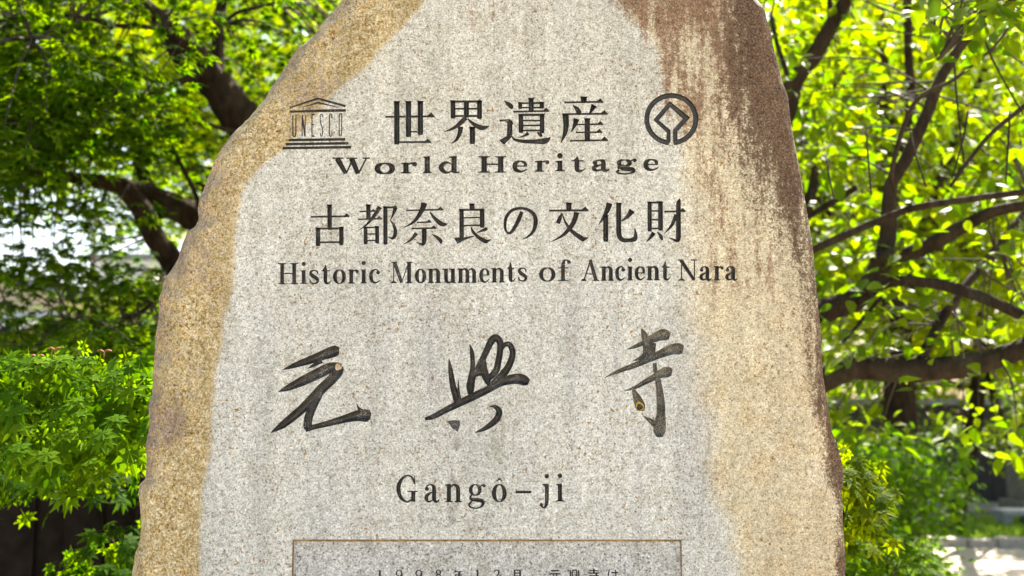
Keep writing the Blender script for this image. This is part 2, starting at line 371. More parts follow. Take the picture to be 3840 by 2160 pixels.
# ------------------------------------------------------------------ carving tools
C1 = (1000, 320, 2.68333); C2 = (1800, 320, 2.68333); C3 = (1100, 720, 3.22); C4 = (1850, 720, 2.71158)
C5 = (980, 1180, 2.576); C6 = (1900, 1180, 2.86222); C7 = (1400, 1740, 3.22); C8 = (1050, 1980, 1.61)
glyphs = []           # (part name, label, material, [cutter (verts, faces)], spine points)
cur = None
def begin(name, crop, mat, label=None, depth=None, y0=0.0):
    global cur
    cur = dict(name=name, crop=crop, mat=mat, label=label, cut=[], spine=[], depth=depth, y0=y0); glyphs.append(cur)
def W2(x, y):
    cx, cy, s = cur['crop']; return plane(cx + x / s, cy + y / s)
def addmesh(v, f): cur['cut'].append((v, f))
def S(pts, smooth=True, closed=False, flat=False, sub=5, dk=None):
    """groove swept along pts = (x, y, width) in crop units"""
    pts = [tuple(map(float, p)) for p in pts]
    if smooth and len(pts) > 2:
        if closed: 
            n = len(pts); P = []
            for i in range(n):
                p0, p1, p2, p3 = pts[i - 1], pts[i], pts[(i + 1) % n], pts[(i + 2) % n]
                for k in range(sub):
                    t = k / sub
                    P.append(tuple(0.5 * (2 * b + (c - a) * t + (2 * a - 5 * b + 4 * c - d) * t * t + (3 * b - a - 3 * c + d) * t ** 3) for a, b, c, d in zip(p0, p1, p2, p3)))
        else:
            V, R = catmull([(p[0], p[1], 0) for p in pts], [p[2] for p in pts], sub)
            P = [(v.x, v.y, r) for v, r in zip(V, R)]
    else: P = pts
    n = len(P); sc_ = cur['crop'][2]; ring = []; y0 = cur['y0']
    for i in range(n):
        a = P[(i - 1) % n if closed else max(i - 1, 0)]; b = P[(i + 1) % n if closed else min(i + 1, n - 1)]
        tx, ty = b[0] - a[0], b[1] - a[1]; L = math.hypot(tx, ty) or 1e-6; tx /= L; ty /= L
        mit = 1.0
        if 0 < i < n - 1 or closed:
            e = P[(i + 1) % n]; ux, uy = e[0] - P[i][0], e[1] - P[i][1]; l2 = math.hypot(ux, uy) or 1e-6
            mit = 1.0 / max(0.55, abs((ux * tx + uy * ty) / l2))
        nx_, ny_ = -ty, tx; h = max(P[i][2], 2.0) / 2 * mit
        wm = max(P[i][2], 2.0) / sc_ * MPP
        d = cur['depth'] or min(max((dk or 0.85) * wm, 0.0015), 0.0125)
        prof = [(-1, -0.012), (-1, 0), (-.80, .95 * d), (0, d), (.80, .95 * d), (1, 0), (1, -0.012)] if flat else \
               [(-1, -0.012), (-1, 0), (-.74, .50 * d), (-.18, .96 * d), (.18, .96 * d), (.74, .50 * d), (1, 0), (1, -0.012)]
        rr = []
        for o, yy in prof:
            x, z = W2(P[i][0] + nx_ * h * o, P[i][1] + ny_ * h * o); rr.append((x, y0 + yy, z))
        ring.append(rr)
        cur['spine'].append(W2(P[i][0], P[i][1]))
        if i: cur['spine'].append(W2((P[i][0] + P[i-1][0]) / 2, (P[i][1] + P[i-1][1]) / 2))
    m = len(ring[0]); v = [p for r in ring for p in r]; f = []
    for i in range(n if closed else n - 1):
        j = (i + 1) % n
        for k in range(m): k2 = (k + 1) % m; f.append((i * m + k, i * m + k2, j * m + k2, j * m + k))
    if not closed: f.append(tuple(range(m))[::-1]); f.append(tuple((n - 1) * m + k for k in range(m)))
    addmesh(v, f)
def POLY(pts, dk=0.45):
    cx = sum(p[0] for p in pts) / len(pts); cy = sum(p[1] for p in pts) / len(pts); y0 = cur['y0']
    r = min(math.hypot(p[0] - cx, p[1] - cy) for p in pts)
    d = cur['depth'] or min(max(dk * 2.6 * r / cur['crop'][2] * MPP, 0.002), 0.009); n = len(pts); v = []
    for s_, yy in ((1, -0.012), (1, 0), (0.45, d)):
        for p in pts: x, z = W2(cx + (p[0] - cx) * s_, cy + (p[1] - cy) * s_); v.append((x, y0 + yy, z))
    f = [tuple(range(n))[::-1], tuple(range(2 * n, 3 * n))]
    for l in range(2):
        for k in range(n): k2 = (k + 1) % n; f.append((l * n + k, l * n + k2, (l + 1) * n + k2, (l + 1) * n + k))
    addmesh(v, f)
    for p in pts: cur['spine'].append(W2((p[0] + cx) / 2, (p[1] + cy) / 2))
    cur['spine'].append(W2(cx, cy))
# song-style strokes
def V(x, y0, y1, w_, flare=True):
    if flare: S([(x, y0, w_ * 1.28), (x - w_ * .02, y0 + w_ * .38, w_ * 0.98), (x, (y0 + y1) / 2, w_), (x, y1 - w_ * .25, w_), (x, y1, w_ * .72)], False)
    else: S([(x, y0, w_), (x, (y0 + y1) / 2, w_), (x, y1, w_)], False)
def H(x0, y0, x1, y1, w_=20, tri=True, ts=1.0):
    S([(x0, y0, w_ * 1.25), (x0 + 14, y0, w_ * 0.9), ((x0 + x1) / 2, (y0 + y1) / 2, w_), (x1, y1, w_)], False)
    if tri: POLY([(x1 - 62 * ts, y1 - w_ * .4), (x1 - 30 * ts, y1 - 36 * ts), (x1 - 6 * ts, y1 - 8 * ts), (x1 + 3, y1 + w_ * .5), (x1 - 55 * ts, y1 + w_ * .5)])

KP = 'carved_character'
begin(KP, C1, M_PAINT)   # 世
V(1310,158,595,55); V(1427,158,522,55); V(1547,155,500,55); H(1195,317,1690,312,22,True,1.15); H(1440,467,1530,467,18,False); H(1320,572,1652,570,21,True,1.0)
begin(KP, C1, M_PAINT)   # 界
V(1875,150,335,50); V(2142,150,338,50); V(2010,163,325,52,False); H(1850,163,2165,163,24,True,.6); H(1875,236,2142,235,20,False); H(1875,310,2142,308,22,False)
S([(2005,322,52),(1935,392,42),(1868,437,28),(1785,467,3)]); S([(2022,335,12),(2080,388,38),(2150,424,52),(2195,425,40),(2242,408,3)])
S([(1950,415,56),(1945,470,46),(1912,545,30),(1858,586,3)]); V(2070,415,592,55)
begin(KP, C2, M_PAINT)   # 遺
S([(243,157,5),(285,187,40),(312,214,50),(322,238,18)])
V(405,168,238,40); V(622,165,234,45); H(385,180,640,178,20,False); H(400,225,622,223,18,False); V(515,126,270,52); H(335,266,696,257,20,True,.95)
V(412,290,480,48); V(625,286,482,48); H(392,298,650,297,26,False); H(412,355,625,354,18,False); H(412,405,625,403,18,False); H(412,455,625,454,20,False)
S([(488,480,40),(450,505,24),(385,527,3)]); S([(575,472,14),(608,498,40),(622,520,12)])
H(197,355,300,350,22,False); POLY([(262,345),(295,337),(338,380),(325,400),(275,400)]); S([(298,352,52),(300,420,54),(298,505,56)],False)
POLY([(190,552),(285,500),(328,512),(242,598)]); S([(318,508,10),(350,545,26),(430,563,36),(560,566,46),(640,562,62),(680,548,48),(712,521,3)])
begin(KP, C2, M_PAINT)   # 産
V(1045,112,172,60); H(850,172,1240,166,20,True,1.0); S([(935,200,8),(975,237,46),(995,272,54),(992,298,34)]); S([(1150,200,68),(1122,252,34),(1097,298,10)])
H(830,290,1285,286,21,True,1.1); S([(860,284,66),(866,400,58),(852,490,42),(812,582,4)]); S([(972,336,66),(950,405,38),(917,470,4)])
V(1080,330,565,55); H(975,395,1240,391,18,True,.95); H(965,474,1230,471,18,True,.95); H(905,558,1288,552,20,True,1.1)

EMB = 'carved_emblem'
begin(EMB, C2, M_PAINT, 'carved ring emblem with an open square on a split stem inside', 0.006)
ring_ = []
for k in range(0, 49):
    t = math.radians(95.5 + k * (349.0 / 48)); ring_.append((1925 + 247 * math.cos(t), 341 + 238 * math.sin(t), 51))
S(ring_, False, flat=True)
S([(1897,578,42),(1897,462,44),(1772,350,46),(1911,190,46),(2078,331,46),(1963,458,46),(1965,578,44)], False, flat=True)
begin(EMB, C1, M_PAINT, 'carved temple front emblem with pediment, lettered columns and three steps')
S([(230,222,24),(515,132,22),(795,210,24)],False); S([(300,236,8),(515,174,20),(725,223,6)],False); S([(228,262,28),(797,252,28)],False)
S([(220,551,27),(793,543,27)],False); S([(192,592,27),(823,583,27)],False); S([(160,632,27),(850,622,27)],False)
begin('carved_letter', C1, M_PAINT); S([(264,295,12),(263,500,12),(270,512,12),(280,516,12),(289,510,12),(293,495,12),(295,293,12)],False)
begin('carved_letter', C1, M_PAINT); S([(357,517,10),(357,295,14)],False); S([(357,300,16),(386,512,16)],False); S([(387,517,10),(388,293,10)],False)
begin('carved_letter', C1, M_PAINT); S([(456,288,12),(456,516,12)],False); H(450,294,484,292,15,False); H(450,395,478,393,14,False); H(450,511,482,510,15,False)
begin('carved_letter', C1, M_PAINT); S([(566,325,10),(564,300,10),(552,291,10),(541,300,10),(538,335,10),(546,385,10),(559,430,10),(563,480,10),(556,508,10),(544,508,10),(539,480,10)])
begin('carved_letter', C1, M_PAINT); S([(658,330,10),(656,298,11),(645,288,11),(634,297,11),(631,330,11),(631,480,11),(635,508,11),(646,513,11),(657,500,11),(659,470,10)])
begin('carved_letter', C1, M_PAINT); S([(742,283,9),(732,297,10),(730,400,10),(731,495,10),(742,508,9),(753,495,10),(755,400,10),(754,297,10)],True,True)

begin(KP, C3, M_PAINT)   # 古
V(438,150,458,55); H(210,300,680,293,24,True,1.1); V(298,428,655,55); V(580,420,642,55); H(275,442,605,440,26,True,.7); H(300,608,580,605,24,False)
begin(KP, C3, M_PAINT)   # 都
V(907,148,332,55); H(800,236,992,230,20,True,.8); S([(1045,178,58),(990,268,46),(930,345,36),(868,407,22),(780,470,3)]); H(780,329,1070,323,20,True,1)
V(873,418,632,48); V(1012,410,622,48); H(860,431,1032,425,20,False); H(873,508,1010,506,18,False); H(873,588,1010,585,18,False)
V(1112,172,636,52); H(1090,188,1250,184,24,True,.7); S([(1232,190,60),(1206,268,30),(1168,345,5)]); S([(1168,345,6),(1207,390,30),(1230,460,44),(1224,528,48),(1192,560,32),(1140,534,3)])
begin(KP, C3, M_PAINT)   # 奈
H(1365,222,1812,213,21,True,1.1); S([(1582,130,74),(1556,210,62),(1490,320,44),(1420,385,28),(1325,430,3)]); S([(1648,238,10),(1700,310,40),(1780,380,60),(1825,392,44),(1868,383,3)])
H(1490,368,1668,362,20,True,.9); H(1428,440,1728,436,22,True,1); S([(1580,448,58),(1580,580,58),(1564,628,44),(1525,622,22),(1480,602,3)])
S([(1488,497,52),(1442,553,38),(1395,595,24),(1335,627,3)]); S([(1672,508,8),(1740,553,42),(1778,590,48),(1784,622,20)])
begin(KP, C3, M_PAINT)   # 良
V(2157,138,215,60); V(2032,206,585,55); V(2280,210,432,58); H(2008,216,2302,214,26,True,.6); H(2032,313,2280,306,18,False); H(2032,405,2280,402,21,False)
POLY([(1938,555),(2005,545),(2040,595),(1980,624)]); S([(1995,592,54),(2060,565,36),(2180,533,12)]); S([(2338,440,46),(2275,468,28),(2215,492,6)]); S([(2145,420,14),(2170,480,34),(2240,550,44),(2318,594,56),(2350,590,34),(2392,571,3)])
begin(KP, C4, M_PAINT)   # の
S([(290,200,38),(258,280,42),(218,358,38),(175,415,30),(135,405,22),(118,340,30),(132,255,34),(185,190,32),(265,166,28),(350,180,32),(415,232,40),(430,310,46),(405,400,34),(350,455,20),(295,480,3)])
begin(KP, C4, M_PAINT)   # 文
V(768,106,192,55); H(568,189,968,187,22,True,1.1); S([(655,318,46),(675,270,42),(698,210,6)]); S([(698,212,8),(725,290,20),(775,372,36),(840,432,42),(905,474,54),(930,475,36),(970,462,3)]); S([(848,205,54),(820,300,48),(770,375,44),(700,445,28),(585,508,3)])
begin(KP, C4, M_PAINT)   # 化
S([(1182,112,64),(1160,180,54),(1120,260,34),(1068,335,3)]); V(1143,232,506,52); S([(1278,108,60),(1275,150,52),(1275,300,52),(1278,430,52),(1310,484,46),(1380,490,38),(1435,478,50),(1447,435,36),(1437,362,3)]); S([(1412,186,66),(1360,254,38),(1300,298,5)])
begin(KP, C4, M_PAINT)   # 財
V(1590,97,402,44); V(1700,94,394,50); H(1570,108,1722,106,22,False); H(1590,193,1700,192,17,False); H(1590,283,1700,281,17,False); H(1590,371,1700,370,19,False)
S([(1632,412,50),(1602,458,34),(1552,510,3)]); S([(1666,406,8),(1703,450,38),(1716,490,22)]); H(1738,200,1955,194,20,True,.9); S([(1875,84,60),(1882,110,48),(1882,300,50),(1882,460,50),(1862,495,32),(1785,461,3)]); S([(1858,228,40),(1825,318,36),(1785,375,22),(1733,425,3)])

# ---- the serif lettering: a glyph is drawn in a box x0..x1, xh..base (y in x-heights, 0 = x-height line or cap line)
def letter(ch, x0, x1, t, b, crop, sw, tw, mat=None):
    begin('carved_letter', crop, mat or M_PAINT2)
    Wd, Hh = x1 - x0, b - t
    def X(u): return x0 + u * Wd
    def Y(v): return t + v * Hh
    def K(k): return tw + (sw - tw) * k
    def st(pts, **kw): S([(X(u), Y(v), K(k)) for u, v, k in pts], **kw)
    def stem(u, v0, v1, k=1): S([(X(u), Y(v0), K(k) * 1.02), (X(u), Y((v0 + v1) / 2), K(k)), (X(u), Y(v1), K(k) * 1.02)], False)
    def serif(u, v, l, r, up):        # thin bracketed slab at the end of a stem
        xx, yy = X(u), Y(v); d = -1 if up else 1
        S([(xx - l * Wd, yy + d * tw * .5, tw), (xx + r * Wd, yy + d * tw * .5, tw)], False)
        POLY([(xx - sw * .75, yy + d * tw * .6), (xx + sw * .75, yy + d * tw * .6), (xx + sw * .42, yy + d * (tw + sw * .3)), (xx - sw * .42, yy + d * (tw + sw * .3))])
    def flag(u, v): 
        xx, yy = X(u), Y(v); POLY([(xx - sw * 1.05, yy + tw * .9), (xx - sw * .9, yy + tw * .2), (xx + sw * .5, yy - tw * .2), (xx + sw * .45, yy + tw * 1.8), (xx - sw * .4, yy + tw * 1.7)])
    def oval(cx, cy, rx, ry, k=1.0):
        P = []
        for i in range(12):
            a = 2 * math.pi * i / 12; c, s = math.cos(a), math.sin(a)
            P.append((X(cx) + (rx * Wd - sw * k * .5) * c, Y(cy) + (ry * Hh - tw * .5) * s, tw + (sw * k - tw) * abs(c) ** 1.3))
        S(P, True, True, sub=3)
    def dot(u, v, r):
        xx, yy = X(u), Y(v); POLY([(xx + r * math.cos(i * math.pi / 5), yy + r * math.sin(i * math.pi / 5)) for i in range(10)])
    BT, BB = .965, .035
    if ch in 'oô':
        oval(.5, .5, .5, .5, 1.06)
        if ch == 'ô': S([(X(.3), Y(-.15), tw * .7), (X(.5), Y(-.29), tw * 1.5), (X(.71), Y(-.15), tw * .7)], False)
    elif ch == 'e':
        st([(.84,.46,.55),(.80,.2,.55),(.52,BB,.05),(.24,.2,.75),(.17,.5,1),(.26,.82,.75),(.58,.955,.25),(.97,.74,-.1)]); st([(.14,.47,0),(.92,.47,0)], smooth=False)
    elif ch == 'c':
        dot(.80, .24, sw * .52); st([(.88,.2,.2),(.72,.07,.15),(.52,BB,.1),(.24,.2,.75),(.18,.5,1),(.27,.82,.75),(.6,.955,.25),(.98,.76,-.1)])
    elif ch == 'a':
        dot(.20, .26, sw * .5); st([(.12,.24,.1),(.24,.08,.1),(.44,BB,.1),(.62,.12,.8),(.66,.32,1),(.66,.78,1),(.76,.94,.6),(.88,.93,.2),(1.0,.82,-.1)])
        st([(.66,.40,0),(.44,.48,.2),(.2,.62,.75),(.16,.78,.95),(.28,.94,.3),(.5,.9,.1),(.66,.76,0)])
    elif ch in 'nr':
        c = .22 if ch == 'n' else .33
        stem(c, .0, 1); flag(c, 0); serif(c, 1, c, .24 if ch == 'n' else .33, True)
        if ch == 'n':
            st([(.26,.26,-.2),(.42,.08,.1),(.6,.05,.5),(.75,.2,.95),(.77,.4,1),(.77,.99,1)]); serif(.77, 1, .22, .23, True)
        else: st([(.38,.3,-.2),(.55,.11,.1),(.74,.06,.3),(.86,.12,.6)]); dot(.86, .14, sw * .46)
    elif ch == 'm':
        for c in (.15, .5, .85): 
            if c == .15: stem(c, 0, 1)
            serif(c, 1, .14, .14, True)
        flag(.15, 0)
        for a in (.15, .5): st([(a+.03,.26,-.2),(a+.12,.08,.1),(a+.24,.05,.5),(a+.34,.2,.95),(a+.35,.4,1),(a+.35,.99,1)])
    elif ch == 'u':
        flag(.22, 0); st([(.22,.0,1),(.22,.6,1),(.26,.86,.9),(.42,.96,.4),(.6,.9,.1),(.76,.72,-.1)]); stem(.77, 0, .98); flag(.77, 0); st([(.77,.965,.1),(1.0,.965,.1)], smooth=False)
    elif ch in 'il':
        v0 = 0 if ch == 'i' else -.55
        c = .48; stem(c, v0, 1); xx = X(c); POLY([(X(.0), Y(v0) + tw * .9), (X(.05), Y(v0) + tw * .1), (xx + sw * .5, Y(v0) - tw * .2), (xx + sw * .45, Y(v0) + tw * 1.8), (xx - sw * .4, Y(v0) + tw * 1.7)]); serif(c, 1, .48, .52, True)
        if ch == 'i': dot(.48, -.46, sw * .58)
    elif ch == 'd':
        st([(.66,.26,-.1),(.5,.06,.15),(.3,.1,.55),(.15,.5,1),(.3,.9,.55),(.5,.95,.15),(.66,.76,-.1)]); stem(.75, -.52, .97); flag(.75, -.54); st([(.75,.965,.1),(1.0,.955,.1)], smooth=False)
    elif ch == 't':
        st([(.42,-.38,-.1),(.41,-.12,.6),(.40,.05,1),(.40,.72,1),(.48,.91,.75),(.66,.95,.3),(.84,.88,.05),(1.0,.72,-.15)]); st([(.0,.05,.0),(.88,.05,.1)], smooth=False); POLY([(X(.02), Y(.06)), (X(.36), Y(-.25)), (X(.45), Y(.07))])
    elif ch == 's':
        st([(.84,.3,.0),(.78,.12,.15),(.5,BB,.1),(.24,.12,.5),(.2,.27,.75),(.36,.42,1),(.62,.54,1),(.82,.68,.85),(.78,.88,.5),(.5,BT,.1),(.22,.88,.15),(.12,.68,.0)]); st([(.86,.06,-.3),(.85,.3,.1)],smooth=False); st([(.12,.66,.1),(.11,.97,-.3)],smooth=False)
    elif ch == 'g':
        oval(.41, .34, .36, .34, .9); dot(.9, .09, sw * .42); st([(.68,.2,-.1),(.78,.07,.1),(.9,.06,.3)])
        st([(.24,.6,0),(.14,.74,.3),(.2,.87,.6),(.5,.92,.9),(.78,.97,.9),(.84,1.14,.7),(.68,1.33,.1),(.38,1.39,.05),(.12,1.3,.25),(.08,1.14,.3),(.24,.98,.1)])
    elif ch == 'f':
        st([(.4,.99,1),(.4,.3,1),(.4,-.15,1),(.46,-.42,.7),(.62,-.52,.1),(.82,-.46,.2)]); dot(.84, -.38, sw * .5); st([(.0,.05,0),(.82,.05,.1)], smooth=False); serif(.4, 1, .38, .4, True)
    elif ch == 'j':
        dot(.76, -.45, sw * .56); POLY([(X(.24), Y(0) + tw * .9), (X(.28), Y(0)), (X(.97), Y(0) - 2), (X(.95), Y(0) + tw * 1.8), (X(.5), Y(0) + tw * 1.7)]); st([(.77,.0,1),(.77,.7,1),(.76,1.1,.9),(.6,1.36,.4),(.36,1.39,.1),(.16,1.3,.3)]); dot(.16, 1.23, sw * .45)
    elif ch == '-': S([(X(0), Y(.5), Hh), (X(1), Y(.5), Hh)], False)
    elif ch == 'W':
        st([(.12,.04,1.05),(.35,.97,.75)], smooth=False); st([(.36,.97,.1),(.50,.28,.1)], smooth=False); st([(.50,.04,1.05),(.68,.97,.75)], smooth=False); st([(.69,.97,.1),(.9,.04,.1)], smooth=False)
        for u, l, r in ((.12,.13,.17),(.50,.14,.16),(.90,.1,.1)): st([(u-l,.03,.05),(u+r,.03,.05)], smooth=False)
    elif ch == 'H':
        for u in (.22, .80): stem(u, 0, 1); serif(u, 1, .21, .2, True); serif(u, 0, .21, .2, False)
        st([(.2,.49,.1),(.8,.49,.1)], smooth=False)
    elif ch == 'M':
        st([(.14,.03,.05),(.14,.97,.05)], smooth=False); st([(.18,.03,1),(.5,.97,.8)], smooth=False); st([(.5,.96,.0),(.82,.04,.05)], smooth=False); stem(.84, 0, 1)
        serif(.84, 1, .16, .16, True); serif(.14, 1, .14, .14, True); st([(.03,.03,.05),(.3,.03,.05)], smooth=False); st([(.72,.03,.05),(1,.03,.05)], smooth=False)
    elif ch == 'A':
        st([(.52,.02,.2),(.15,.97,.05)], smooth=False); st([(.50,.0,.75),(.83,.97,1)], smooth=False); st([(.28,.66,.0),(.7,.66,.0)], smooth=False); serif(.15, 1, .15, .15, True); serif(.83, 1, .18, .17, True)
    elif ch == 'N':
        st([(.2,.03,.05),(.2,.97,.05)], smooth=False); st([(.16,.03,1),(.84,.97,.8)], smooth=False); st([(.86,.03,.05),(.86,.97,.05)], smooth=False); serif(.2, 1, .17, .17, True); st([(.0,.03,.05),(.24,.03,.05)], smooth=False); st([(.68,.03,.1),(1,.03,.1)], smooth=False)
    elif ch == 'G':
        st([(.84,.28,.2),(.74,.1,.2),(.54,BB-.01,.1),(.28,.14,.6),(.13,.36,1),(.12,.6,1.05),(.24,.84,.8),(.5,BT+.01,.25),(.72,.88,.3),(.8,.76,.4)]); st([(.85,.02,-.2),(.86,.34,.1)], smooth=False); stem(.79, .6, .97); serif(.79, .575, .28, .21, False)
def line(spec, crop, sw, tw, mat=None):
    for ch, x0, x1, t, b in spec: letter(ch, x0, x1, t, b, crop, sw, tw, mat)
line([('W',665,1040,728,893),('o',1085,1292,780,893),('r',1347,1512,778,888),('l',1573,1662,775,885),('d',1722,1940,772,882),('H',2125,2412,712,880)], C1, 54, 13)
line([('e',322,485,760,872),('r',552,697,758,870),('i',757,855,758,866),('t',920,1060,755,867),('a',1120,1305,750,863),('g',1365,1578,745,850),('e',1640,1803,743,856)], C2, 50, 13)
line([('H',-190,60,857,1115),('i',82,172,945,1110),('s',185,315,940,1112),('t',340,458,942,1112),('o',477,637,935,1110),('r',655,788,935,1107),('i',812,890,935,1104),('c',912,1052,930,1104),
      ('M',1175,1440,842,1102),('o',1467,1607,927,1102),('n',1625,1785,925,1100),('u',1810,1962,925,1100),('m',1985,2218,922,1098),('e',2245,2372,920,1096),('n',2390,2556,918,1094)], C3, 46, 12)
line([('t',140,225,770,912),('s',245,347,768,910),('o',465,632,765,912),('f',655,790,765,906),('A',893,1075,690,906),('n',1095,1225,757,904),('c',1240,1340,755,902),('i',1362,1422,757,900),('e',1437,1547,755,897),
      ('n',1560,1692,755,899),('t',1708,1802,757,897),('N',1875,2072,685,902),('a',2092,2220,755,902),('r',2240,2340,752,900),('a',2355,2483,755,900)], C4, 39, 11)
line([('G',275,537,130,465),('a',610,798,242,466),('n',868,1070,242,462),('g',1142,1358,242,452),('ô',1430,1612,242,463),('-',1717,1908,322,354),('j',2010,2120,240,444),('i',2205,2305,240,453)], C7, 50, 15)

BK = 'brush_character'
begin(BK, C5, M_PAINT2)  # 元
S([(205,533,3),(300,497,46),(430,452,72),(560,405,88),(660,368,108),(715,352,112),(752,352,66)])
S([(165,745,3),(260,705,62),(400,640,96),(540,572,106),(660,516,104),(735,505,88),(765,515,60)])
S([(742,500,100),(735,545,118),(680,625,96),(590,710,98),(495,810,96),(400,905,88),(300,990,84),(200,1068,72),(92,1140,5)])
S([(600,690,60),(540,790,92),(490,900,84),(455,1000,84),(445,1075,86),(435,1115,40)]); S([(425,1110,50),(520,1082,50),(650,1050,58),(800,1008,76),(920,978,104),(1000,975,126),(1035,978,112),(1058,982,50)])
S([(920,857,3),(942,905,26),(985,950,70)]); S([(445,520,4),(500,492,30),(580,440,60)])
begin(BK, C5, M_PAINT2)  # 興
S([(1812,425,4),(1828,540,48),(1850,680,60),(1883,800,74),(1888,875,46)]); S([(1903,625,4),(1906,740,26),(1915,840,44)])
S([(2012,280,4),(2035,370,44),(2042,500,48),(2030,620,74),(2020,690,84),(2022,770,50)])
S([(2040,640,40),(2075,545,48),(2125,455,60),(2175,350,62),(2222,255,72),(2265,225,76),(2305,265,66),(2306,350,62),(2290,450,62),(2265,545,66),(2200,610,60)])
S([(2150,440,40),(2150,540,80),(2180,625,70),(2205,680,40)]); S([(2060,585,40),(2120,560,60),(2180,560,60)]); S([(2312,345,30),(2352,290,46),(2400,292,56),(2428,370,60),(2400,475,66),(2340,570,74),(2260,650,72),(2185,700,26)])
S([(1580,1008,26),(1660,985,52),(1780,922,60),(1900,862,70),(2050,790,76),(2180,728,70),(2300,664,70),(2400,628,92),(2490,620,106),(2550,640,100),(2585,655,50)])
POLY([(1795,1030),(1860,1018),(1915,1020),(1922,1065),(1895,1132),(1845,1100)],0.12)
S([(2205,885,4),(2258,890,40),(2298,935,62),(2272,1010,66),(2205,1070,54),(2135,1112,36),(2062,1140,4)])
begin(BK, C6, M_WORN)    # 寺
S([(1445,145,6),(1478,220,74),(1500,310,88),(1510,390,96),(1470,450,60),(1350,498,5)]); S([(1285,374,4),(1370,345,36),(1450,310,50),(1560,260,90),(1660,218,122),(1715,222,118),(1752,232,62)])
S([(1560,300,90),(1545,400,100),(1520,480,60)])
S([(1045,680,3),(1180,615,40),(1350,552,60),(1500,492,62),(1650,422,88),(1780,372,116),(1850,368,128),(1895,375,80)]); S([(1258,817,3),(1360,790,34),(1480,727,56),(1600,662,72),(1690,622,112),(1740,616,116),(1775,622,66)])
S([(1588,520,44),(1600,620,46),(1630,740,68),(1650,900,86),(1656,1050,96),(1645,1180,130),(1640,1250,138),(1640,1315,60)]); S([(1460,1085,4),(1530,1130,46),(1600,1180,76)])
S([(1345,765,4),(1370,830,52),(1405,910,96),(1433,985,112),(1436,1035,64)])

# ---- sunken panel and its small lettering
PANEL_D = 0.0075
x0p, z1p = plane(1097, 2023); x1p, _ = plane(2556, 2023); z0p = 0.36
glyphs.append(dict(name='inscription_panel', mat=M_PANEL, label='grey sunken inscription panel with ochre stained edges', spine=[], panel=True,
    cut=[([(x0p, -.012, z0p), (x1p, -.012, z0p), (x1p, -.012, z1p), (x0p, -.012, z1p), (x0p, 0, z0p), (x1p, 0, z0p), (x1p, 0, z1p), (x0p, 0, z1p),
           (x0p + .0016, PANEL_D, z0p + .006), (x1p - .0016, PANEL_D, z0p + .006), (x1p - .0016, PANEL_D, z1p - .0046), (x0p + .0016, PANEL_D, z1p - .0046)],
          [(0, 1, 2, 3), (11, 10, 9, 8)] + [(l * 4 + k, (l + 1) * 4 + k, (l + 1) * 4 + (k + 1) % 4, l * 4 + (k + 1) % 4) for l in range(2) for k in range(4)])]))
PC = 'panel_character'
def pc(): begin(PC, C8, M_LPANEL, None, 0.003, PANEL_D)
def hh(a, y, b, w_=4): S([(a, y, w_ * 1.7), (b, y, w_ * 1.7)], False)
def vv(x, a, b, w_=8): S([(x, a, w_ * 1.4), (x, b, w_ * 1.4)], False)
for x in (600, 1192): pc(); vv(x, 259, 318, 8); S([(x-10, 266, 4), (x, 260, 6)], False); hh(x-12, 318, x+12)
for x in (717, 836):
    pc(); S([(x,258,5),(x-15,268,8),(x-16,285,8),(x,296,5),(x+14,285,8),(x+14,268,8)],True,True); S([(x+17,275,9),(x+14,300,8),(x-4,318,5),(x-14,310,5)])
pc(); S([(955,258,5),(942,268,8),(945,280,7),(955,286,7),(966,280,7),(968,268,7)],True,True); S([(955,286,6),(940,296,8),(940,310,8),(955,318,5),(970,310,8),(970,296,8)],True,True)
pc(); S([(1062,256,8),(1046,278,3)]); hh(1055,268,1100); hh(1055,288,1098); vv(1058,288,306,6); hh(1040,306,1108); vv(1080,268,325,8)      # 年
pc(); S([(1293,272,8),(1296,262,6),(1308,258,6),(1320,266,9),(1318,282,8),(1304,300,5),(1292,316,5)]); hh(1292,317,1324,6)                                   # 2
pc(); vv(1416,258,306,7); S([(1416,304,7),(1406,322,3)]); vv(1450,258,322,8); hh(1416,259,1452); hh(1416,276,1450); hh(1416,294,1450)       # 月
pc(); hh(1638,262,1684,5); hh(1628,281,1696,5); S([(1652,281,7),(1648,305,6),(1630,322,3)]); S([(1672,281,8),(1674,310,8),(1692,316,6),(1698,304,3)])       # 元
pc(); vv(1755,259,305,6); vv(1805,259,305,6); vv(1768,258,305,5); vv(1792,258,305,5); hh(1768,260,1792); hh(1752,275,1765,3); hh(1752,288,1765,3); hh(1795,275,1808,3); hh(1795,288,1808,3); hh(1774,275,1786,3); hh(1774,288,1786,3); hh(1744,305,1818,5); S([(1768,307,6),(1752,322,3)]); S([(1790,307,5),(1806,322,6)])   # 興
pc(); hh(1872,262,1922); vv(1897,250,276,8); hh(1864,276,1930,5); hh(1868,294,1926,5); vv(1912,278,322,8); S([(1880,300,3),(1888,312,6)])     # 寺
pc(); S([(1990,258,6),(1985,290,8),(1990,322,4)]); hh(2003,274,2046,5); S([(2028,256,7),(2030,290,8),(2026,312,7),(2012,318,5),(2006,308,5),(2024,304,5),(2046,320,4)])   # は

